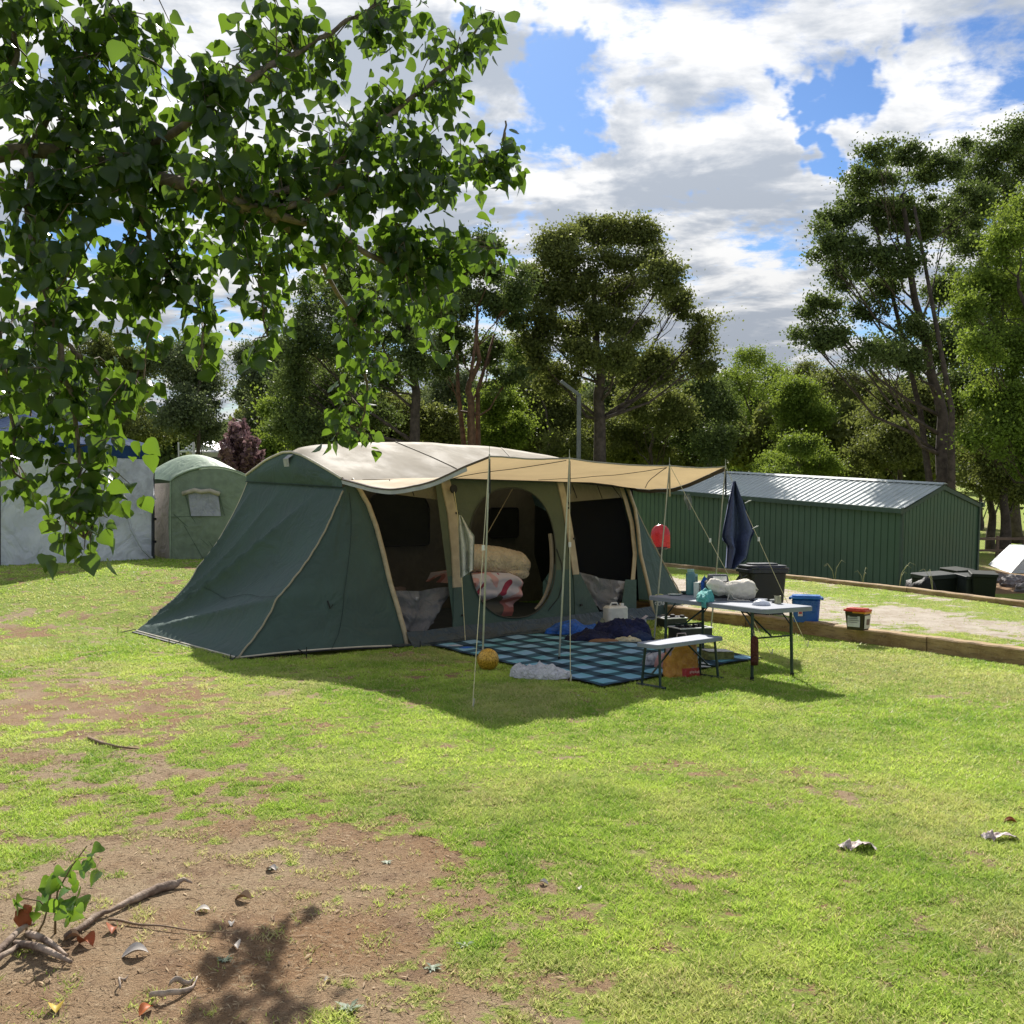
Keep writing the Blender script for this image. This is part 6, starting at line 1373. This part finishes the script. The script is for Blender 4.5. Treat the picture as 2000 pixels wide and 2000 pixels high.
def poplar():
    base = V3(-4.35, 3.6, terr1(-4.35, 3.6)); fr = upright(base); inv = fr.inverted() @ M; rng = np.random.default_rng(31)
    o = thing('poplar_tree', fr, 'poplar whose leafy branches hang over the upper left in the foreground', 'tree')
    m = MB(); m.tube([(0, 0, -.2), (.05, 0, .8), (0, .05, 1.8), (.05, 0, 3.2), (0, 0, 5)], [.30, .23, .20, .17, .12], 14); m.build('trunk', PBARK, o, smooth=True)
    lp = []; m = MB(); allp = []
    for pts, r in LIMBS:
        pts = [(a, b, 4.3 + (c - 3.2) * .45 if c < 4.3 else c) for a, b, c in pts]
        L = [inv @ at(*q) for q in pts]; fine = [pl(L, i / 40) + V3(*(rng.normal(size=3) * .012)) for i in range(41)]; 
        for _ in range(2): fine = [fine[0]] + [(fine[i - 1] + fine[i] * 2 + fine[i + 1]) / 4 for i in range(1, 40)] + [fine[-1]]
        m.tube(fine, [r * (1 - .8 * i / 40) + .002 for i in range(41)], 7); allp += fine
    m.tube([V3(0, 0, 1.6), inv @ at(-900, 560, 4.0), inv @ at(-420, 420, 4.39)], [.10, .07, .045], 8)
    AP = np.array([tuple(p) for p in allp]); P = []; U = []; S = []; D = []
    for (px, py, rx, ry, Y, n) in CL:
        if Y < 4.3: Y = 4.3 + (Y - 3.2) * .45; n = n * (.98 if py < 560 else .76)
        c = np.array(inv @ at(px, py, Y)); s = Y / FP; n = int(n * (1.25 if py > 900 else .98))
        # a few drooping twigs per cluster, leaves strung along them
        nt = max(2, n // 11); j = np.argmin(((AP - c) ** 2).sum(1)); root = V3(*AP[j])
        for t in range(nt):
            a = rng.random() * 6.283; q = math.sqrt(rng.random()); e = V3(c[0] + math.cos(a) * q * rx * s, c[1] + rng.normal() * .22 * min(1, rx / 60), c[2] + math.sin(a) * q * ry * s)
            st = V3(*AP[np.argmin(((AP - np.array(e)) ** 2).sum(1) + rng.random(len(AP)) * .05)]).lerp(root, .3 * rng.random()); ln = (e - st).length
            if ln > .9: st = e + (st - e) * (.9 / ln)
            mid = st.lerp(e, .55) + V3(0, 0, .05) + V3(*(rng.normal(size=3) * .03)); m.tube([st, mid, e], [.0045, .003, .0015], 4, False)
            k = int(round(n / nt))
            for i in range(k):
                tt = 1 - .75 * rng.random() ** 1.3 if ln < .5 else 1 - .5 * rng.random() ** 1.2
                b = st.lerp(mid, tt * 2) if tt < .5 else mid.lerp(e, tt * 2 - 1)
                off = V3(*(rng.normal(size=3) * .045)); off.z -= .03; P.append(tuple(b + off)); D.append((off.x * 6 + rng.normal() * .45, off.y * 6 + rng.normal() * .45, -1.0 + rng.normal() * .38)); S.append(.060 * (.45 + .85 * rng.random()))
    # more, thinner leaves reach above and left of what is in view so the canopy has no cut edge
    for t in range(900):
        c = inv @ at(rng.uniform(-600, 900), rng.uniform(-420, -30), rng.uniform(3.4, 5.2)); P.append(tuple(c)); D.append((rng.normal() * .5, rng.normal() * .5, -1)); S.append(.06)
    m.build('branches', PBARK, o, smooth=True)
    P = np.array(P); D = np.array(D); S = np.array(S); n = len(P); D /= np.linalg.norm(D, axis=1, keepdims=True)
    W = np.cross(D, rot_rand(rng, n)); W /= np.linalg.norm(W, axis=1, keepdims=True); N = np.cross(W, D)
    # deltoid leaf: midrib folded, tip long
    tpl = LEAF_T; fc4 = LEAF_F
    cur = rng.normal(size=n) * .18; V = np.zeros((n, 15, 3))
    for i, (x, y, z) in enumerate(tpl):
        V[:, i] = P + W * (x * S)[:, None] + D * (y * S)[:, None] + N * ((z * (1 + rng.random(n) * .8) + cur * y * y) * S)[:, None]
    tint = np.clip(rng.random(n) * .8 + (rng.random(n) < .12) * .3, 0, 1)
    me = np_mesh('leaves', V, 15, tint, faces=fc4); link('leaves', me, POP, o)
    # petioles
    print('poplar leaves', n)
poplar()

# ------------------------------------------------------------------ foreground bits
LOGM = pmat('grey_driftwood', (.30, .235, .185), .9, var=.3, vscale=9, bump=.9, bscale=30, col2=(.13, .085, .06))
def fg(px, py): p = gr(px, py); return V3(p.x, p.y, terr1(p.x, p.y))
b_ = fg(230, 1800); f = lawn(b_); m = MB(); pts = [loc_of(f, fg(x, y)) + V3(0, 0, .018) for x, y in ((128, 1852), (165, 1828), (190, 1806), (215, 1796), (260, 1772), (300, 1752), (330, 1742), (350, 1738))]
fine = [pl(pts, i / 30) + V3(0, 0, .006 * fbm((i * .5, 0, 0), 2)) for i in range(31)]
m.tube(fine, [float(np.interp(i / 30, [0, .3, .42, .6, .9, 1], [.010, .013, .007, .017, .021, .010])) * (1 + .12 * fbm((i * .9, 3, 0), 2)) for i in range(31)], 9)
m.tube([fine[28], fine[28] + V3(.03, .03, .01), fine[28] + V3(.07, .015, .0)], [.014, .010, .004], 6)
single('fallen_branch', m, LOGM, f, 'weathered grey brown fallen branch lying beside the seedling', 'branch')
b_ = fg(340, 1826); f = lawn(b_); pts = [loc_of(f, fg(x, y)) + V3(0, 0, .012) for x, y in ((212, 1812), (260, 1820), (320, 1826), (400, 1834), (462, 1840))]
single('twig', MB().tube([pl(pts, i / 16) + V3(0, 0, .003 * math.sin(i)) for i in range(17)], [.006 - .0003 * i for i in range(17)], 6), pmat('twig_brown', (.22, .15, .10), .8), f, 'long thin straight twig pointing right from the fallen branch', 'twig')
b_ = fg(30, 1880); f = lawn(b_); m = MB()
for L in (((-60, 1925), (0, 1885), (35, 1850), (55, 1832), (66, 1822)), ((30, 1865), (70, 1880), (110, 1900), (140, 1905)), ((55, 1845), (90, 1870), (130, 1892)), ((-60, 1960), (-20, 1915), (20, 1890), (45, 1862))):
    pts = [loc_of(f, fg(x, y)) + V3(0, 0, .015) for x, y in L]; m.tube([pl(pts, i / 14) + V3(0, 0, .02 * math.sin(math.pi * i / 14)) for i in range(15)], [.016 * (1 - .6 * i / 14) for i in range(15)], 8)
single('tree_root', m, LOGM, f, 'pale surface root breaking the bare earth at the left edge', 'root')
def sapling():
    b_ = fg(105, 1835); f = lawn(b_); o = thing('seedling', f, 'young poplar seedling with glossy green leaves in the bottom left corner', 'seedling'); rng = np.random.default_rng(5); Y = b_.y
    def q(px, py, d=0): return loc_of(f, at(px, py, Y + d))
    m = MB(); st = [[(108, 1835), (108, 1790), (112, 1740), (140, 1690), (170, 1650)], [(60, 1845), (85, 1800), (92, 1775), (78, 1758), (45, 1752)], [(50, 1850), (52, 1810), (46, 1780)], [(92, 1775), (100, 1740)]]
    for s_ in st: m.tube([q(*p) for p in s_], [.005 - .0007 * i for i in range(len(s_))], 6)
    m.build('stem', pmat('seedling_stem', (.16, .12, .06), .7), o, smooth=True)
    tpl = [(x * 1.1, y * .9, z) for x, y, z in LEAF_T]; fc4 = LEAF_F
    SP = [(190, 1655, 0), (175, 1685, 0), (185, 1700, 0), (150, 1690, 0), (162, 1705, .03), (140, 1715, 0), (125, 1740, .02), (145, 1730, 0), (185, 1712, .04), (118, 1765, 0), (95, 1755, 0), (100, 1770, -.03), (140, 1770, 0), (150, 1785, 0), (130, 1795, 0), (35, 1755, 0), (30, 1772, 0), (68, 1788, 0), (115, 1700, 0), (90, 1725, .02), (120, 1782, -.02), (160, 1675, 0), (105, 1728, -.03), (160, 1760, .02), (82, 1765, .02), (178, 1668, .02), (168, 1692, -.02), (132, 1702, .02), (148, 1748, 0), (155, 1772, -.02), (108, 1780, .02), (135, 1760, -.01), (88, 1738, 0), (102, 1715, .01), (125, 1725, -.02), (42, 1765, .01)]
    V = np.zeros((len(SP), 15, 3)); 
    for i, (px, py, d) in enumerate(SP):
        P = np.array(q(px, py, d)); u = rng.normal(size=3); u[2] = abs(u[2]) * .2 - .45; u /= np.linalg.norm(u); w = np.cross(u, [rng.normal() * .5, -1 + .4 * rng.normal(), .55]); w /= np.linalg.norm(w); nn = np.cross(w, u); s_ = .043 * (.7 + .6 * rng.random())
        for k, (x, y, z) in enumerate(tpl): V[i, k] = P + w * x * s_ + u * (y - .5) * s_ + nn * (z * 1.3 - .2 * y * y) * s_
    me = np_mesh('leaves', V, 15, rng.random(len(SP)), faces=fc4); link('leaves', me, leafmat('seedling_leaf', (.05, .13, .03), (.12, .26, .035), .4, tcol=(.35, .55, .03), gloss=.22, spec=.6), o)
    m = MB(); 
    for px, py, r_ in ((45, 1790, .035), (52, 1775, .02)): m.ell(q(px, py), (r_, .008, r_), 10, 7, nz=.3, seed=px)
    m.build('dead_leaf', pmat('rust_leaf', (.30, .085, .03), .6), o)
sapling()
def dryleaf(px, py, s_, col, label, rz, up=.4, name='dry_leaf', group=None):
    s_ *= .55; up *= .7
    b_ = fg(px, py); f = lawn(b_ + V3(0, 0, .004), rz); m = MB()
    def fn(u, v):
        w = math.sin(math.pi * v) ** .7 * .36; x = (u - .5) * 2 * w; return V3(x * s_, (v - .5) * s_, s_ * (up * (abs(u - .5) * 2) ** 1.5 * w * 1.6 + .12 * math.sin(v * 4) + .03))
    single(name, m.grid(fn, 6, 10), col, f, label, 'leaf', group)
RUST = pmat('rust_leaf', (.30, .085, .03), .6); PALE = pmat('pale_leaf', (.52, .47, .42), .7); TANL = pmat('tan_leaf', (.34, .23, .14), .7); YEL = pmat('yellow_leaf', (.42, .30, .03), .6)
dryleaf(222, 1832, .13, RUST, 'rust red dead leaf hanging below the fallen branch', .2, .8)
dryleaf(168, 1862, .15, RUST, 'rust brown curled leaf under the fallen branch', 1.0, .9)
dryleaf(140, 1850, .11, TANL, 'tan curled leaf left of the rust brown leaf', 2.0, .9)
dryleaf(263, 1884, .17, PALE, 'pale white curved leaf on the bare earth', 1.9, .5)
dryleaf(460, 1862, .09, PALE, 'small pale folded leaf near the shadow edge', .6, .9)
dryleaf(110, 1990, .12, YEL, 'yellow leaf at the very bottom edge', .4, .6)
dryleaf(285, 1993, .10, pmat('orange_leaf', (.42, .11, .02), .6), 'orange leaf at the bottom edge', 2.7, .6)
dryleaf(475, 1762, .13, TANL, 'pale brown curled leaf on bare earth above the twig end', 1.4, .7)
dryleaf(395, 1788, .11, PALE, 'thin pale leaf between the fallen branch and the tan leaf', 1.7, .3)
dryleaf(1972, 1604, .13, RUST, 'orange brown leaf on the grass at the right edge', 1.2, .6)
# curled bark
for i, (L, r_) in enumerate(((((292, 1968), (320, 1972), (350, 1962), (375, 1946), (384, 1932)), .006), (((330, 1947), (355, 1940), (378, 1934)), .006), (((235, 1958), (232, 1945), (240, 1935), (250, 1932)), .003))):
    b_ = fg(*L[0]); f = lawn(b_); pts = [loc_of(f, fg(x, y)) + V3(0, 0, .015) for x, y in L]
    single('bark_strip', MB().strap([pl(pts, i_ / 12) + V3(0, 0, .012 * math.sin(i_ * .5)) for i_ in range(13)], r_ * 3, (.2, .3, 1), .004), pmat('bark_strip', (.38, .31, .25), .8, var=.3, vscale=20), f, ('longest curled strip of shed bark on the bare earth', 'shorter bark strip just above the longest one', 'small hooked bark strip left of the longest one')[i], 'bark')
b_ = fg(225, 1420); f = lawn(b_); pts = [loc_of(f, fg(x, y)) + V3(0, 0, .012) for x, y in ((172, 1442), (200, 1455), (235, 1462), (270, 1466))]
single('stick', MB().tube(pts, [.010, .012, .009, .004], 6), pmat('twig_brown', (.22, .15, .10)), f, 'short brown stick on the worn lawn left of the tent', 'stick')
# crumpled paper-bark litter on the right
WB = pmat('white_bark_litter', (.60, .52, .50), .8, col2=(.36, .28, .27), vscale=25, wrink=1)
for i, (px, py, rx, seed, lab) in enumerate(((1683, 1655, .060, 2, 'pale pinkish scrap of curled bark on the grass, the left one of two'), (1960, 1636, .058, 7, 'pale scrap of curled bark with a brown end on the grass at the right'))):
    b_ = fg(px, py); f = lawn(b_); m = MB()
    m.grid(lambda u, v: V3((u - .5) * 2.2 * rx, (v - .5) * 1.3 * rx, .008 + rx * .55 * math.sin(math.pi * u) * (1 - .5 * v) + .014 * fbm((u * 5 + seed, v * 5, 1), 3)), 14, 10)
    m.grid(lambda u, v: V3(-rx * 1.25 + (u - .5) * .9 * rx, .3 * rx + (v - .5) * .8 * rx, .01 + .035 * math.sin(math.pi * v) * u + .02 * fbm((u * 5 + seed, v * 5, 4), 3)), 8, 8)
    single('bark_scrap', m, WB, f, lab, 'bark')
for i, (px, py) in enumerate(((1183, 1354), (530, 1700), (1130, 1357), (452, 1815), (1062, 1724), (640, 1920), (1130, 1735))):
    dryleaf(px, py, (.07, .10, .05, .06, .08, .05, .07)[i], PALE, ('pale leaf on the shaded grass below the rug corner', 'pale leaf near the middle of the bare patch', 'tiny pale leaf under the rug edge', 'pale chip beside the twig end', 'pale leaf right of the bare patch', 'small pale curl in the foreground shadow', 'pale twisted leaf in thin grass right of the bare patch')[i], i * 1.1, .6)
# silvery rosette weeds in the bare patch
WM = leafmat('weed_leaf', (.16, .22, .14), (.32, .38, .26), .3, gloss=.6)
for i, (px, py, s_) in enumerate(((844, 1893, .055), (680, 1975, .07), (532, 1695, .05), (756, 1683, .04), (908, 1845, .05), (438, 1890, .05))):
    b_ = fg(px, py); f = lawn(b_); rng = np.random.default_rng(i + 50); n = 22; V = np.zeros((n, 4, 3))
    for k in range(n):
        a = k * 2.4; l = .7 * s_ * (.5 + .6 * rng.random()); d = np.array([math.cos(a), math.sin(a), .25 + .5 * rng.random()]); w = np.array([-math.sin(a), math.cos(a), 0]) * l * .14
        V[k] = [np.zeros(3), d * l * .5 + w, d * l + [0, 0, -.01], d * l * .5 - w]
    me = np_mesh('rosette_weed', V, 4, rng.random(n)); o = link('rosette_weed', me, WM, None, f)
    tag(o, ('silvery rosette weed at the right end of the foreground shadow', 'large silvery rosette weed at the bottom edge', 'small rosette weed in the middle of the bare earth', 'tiny rosette weed on the right of the bare earth', 'silvery rosette weed among grass tufts right of the shadow', 'pale rosette weed near the curled bark')[i], 'weed')
print('objects', len(bpy.data.objects))
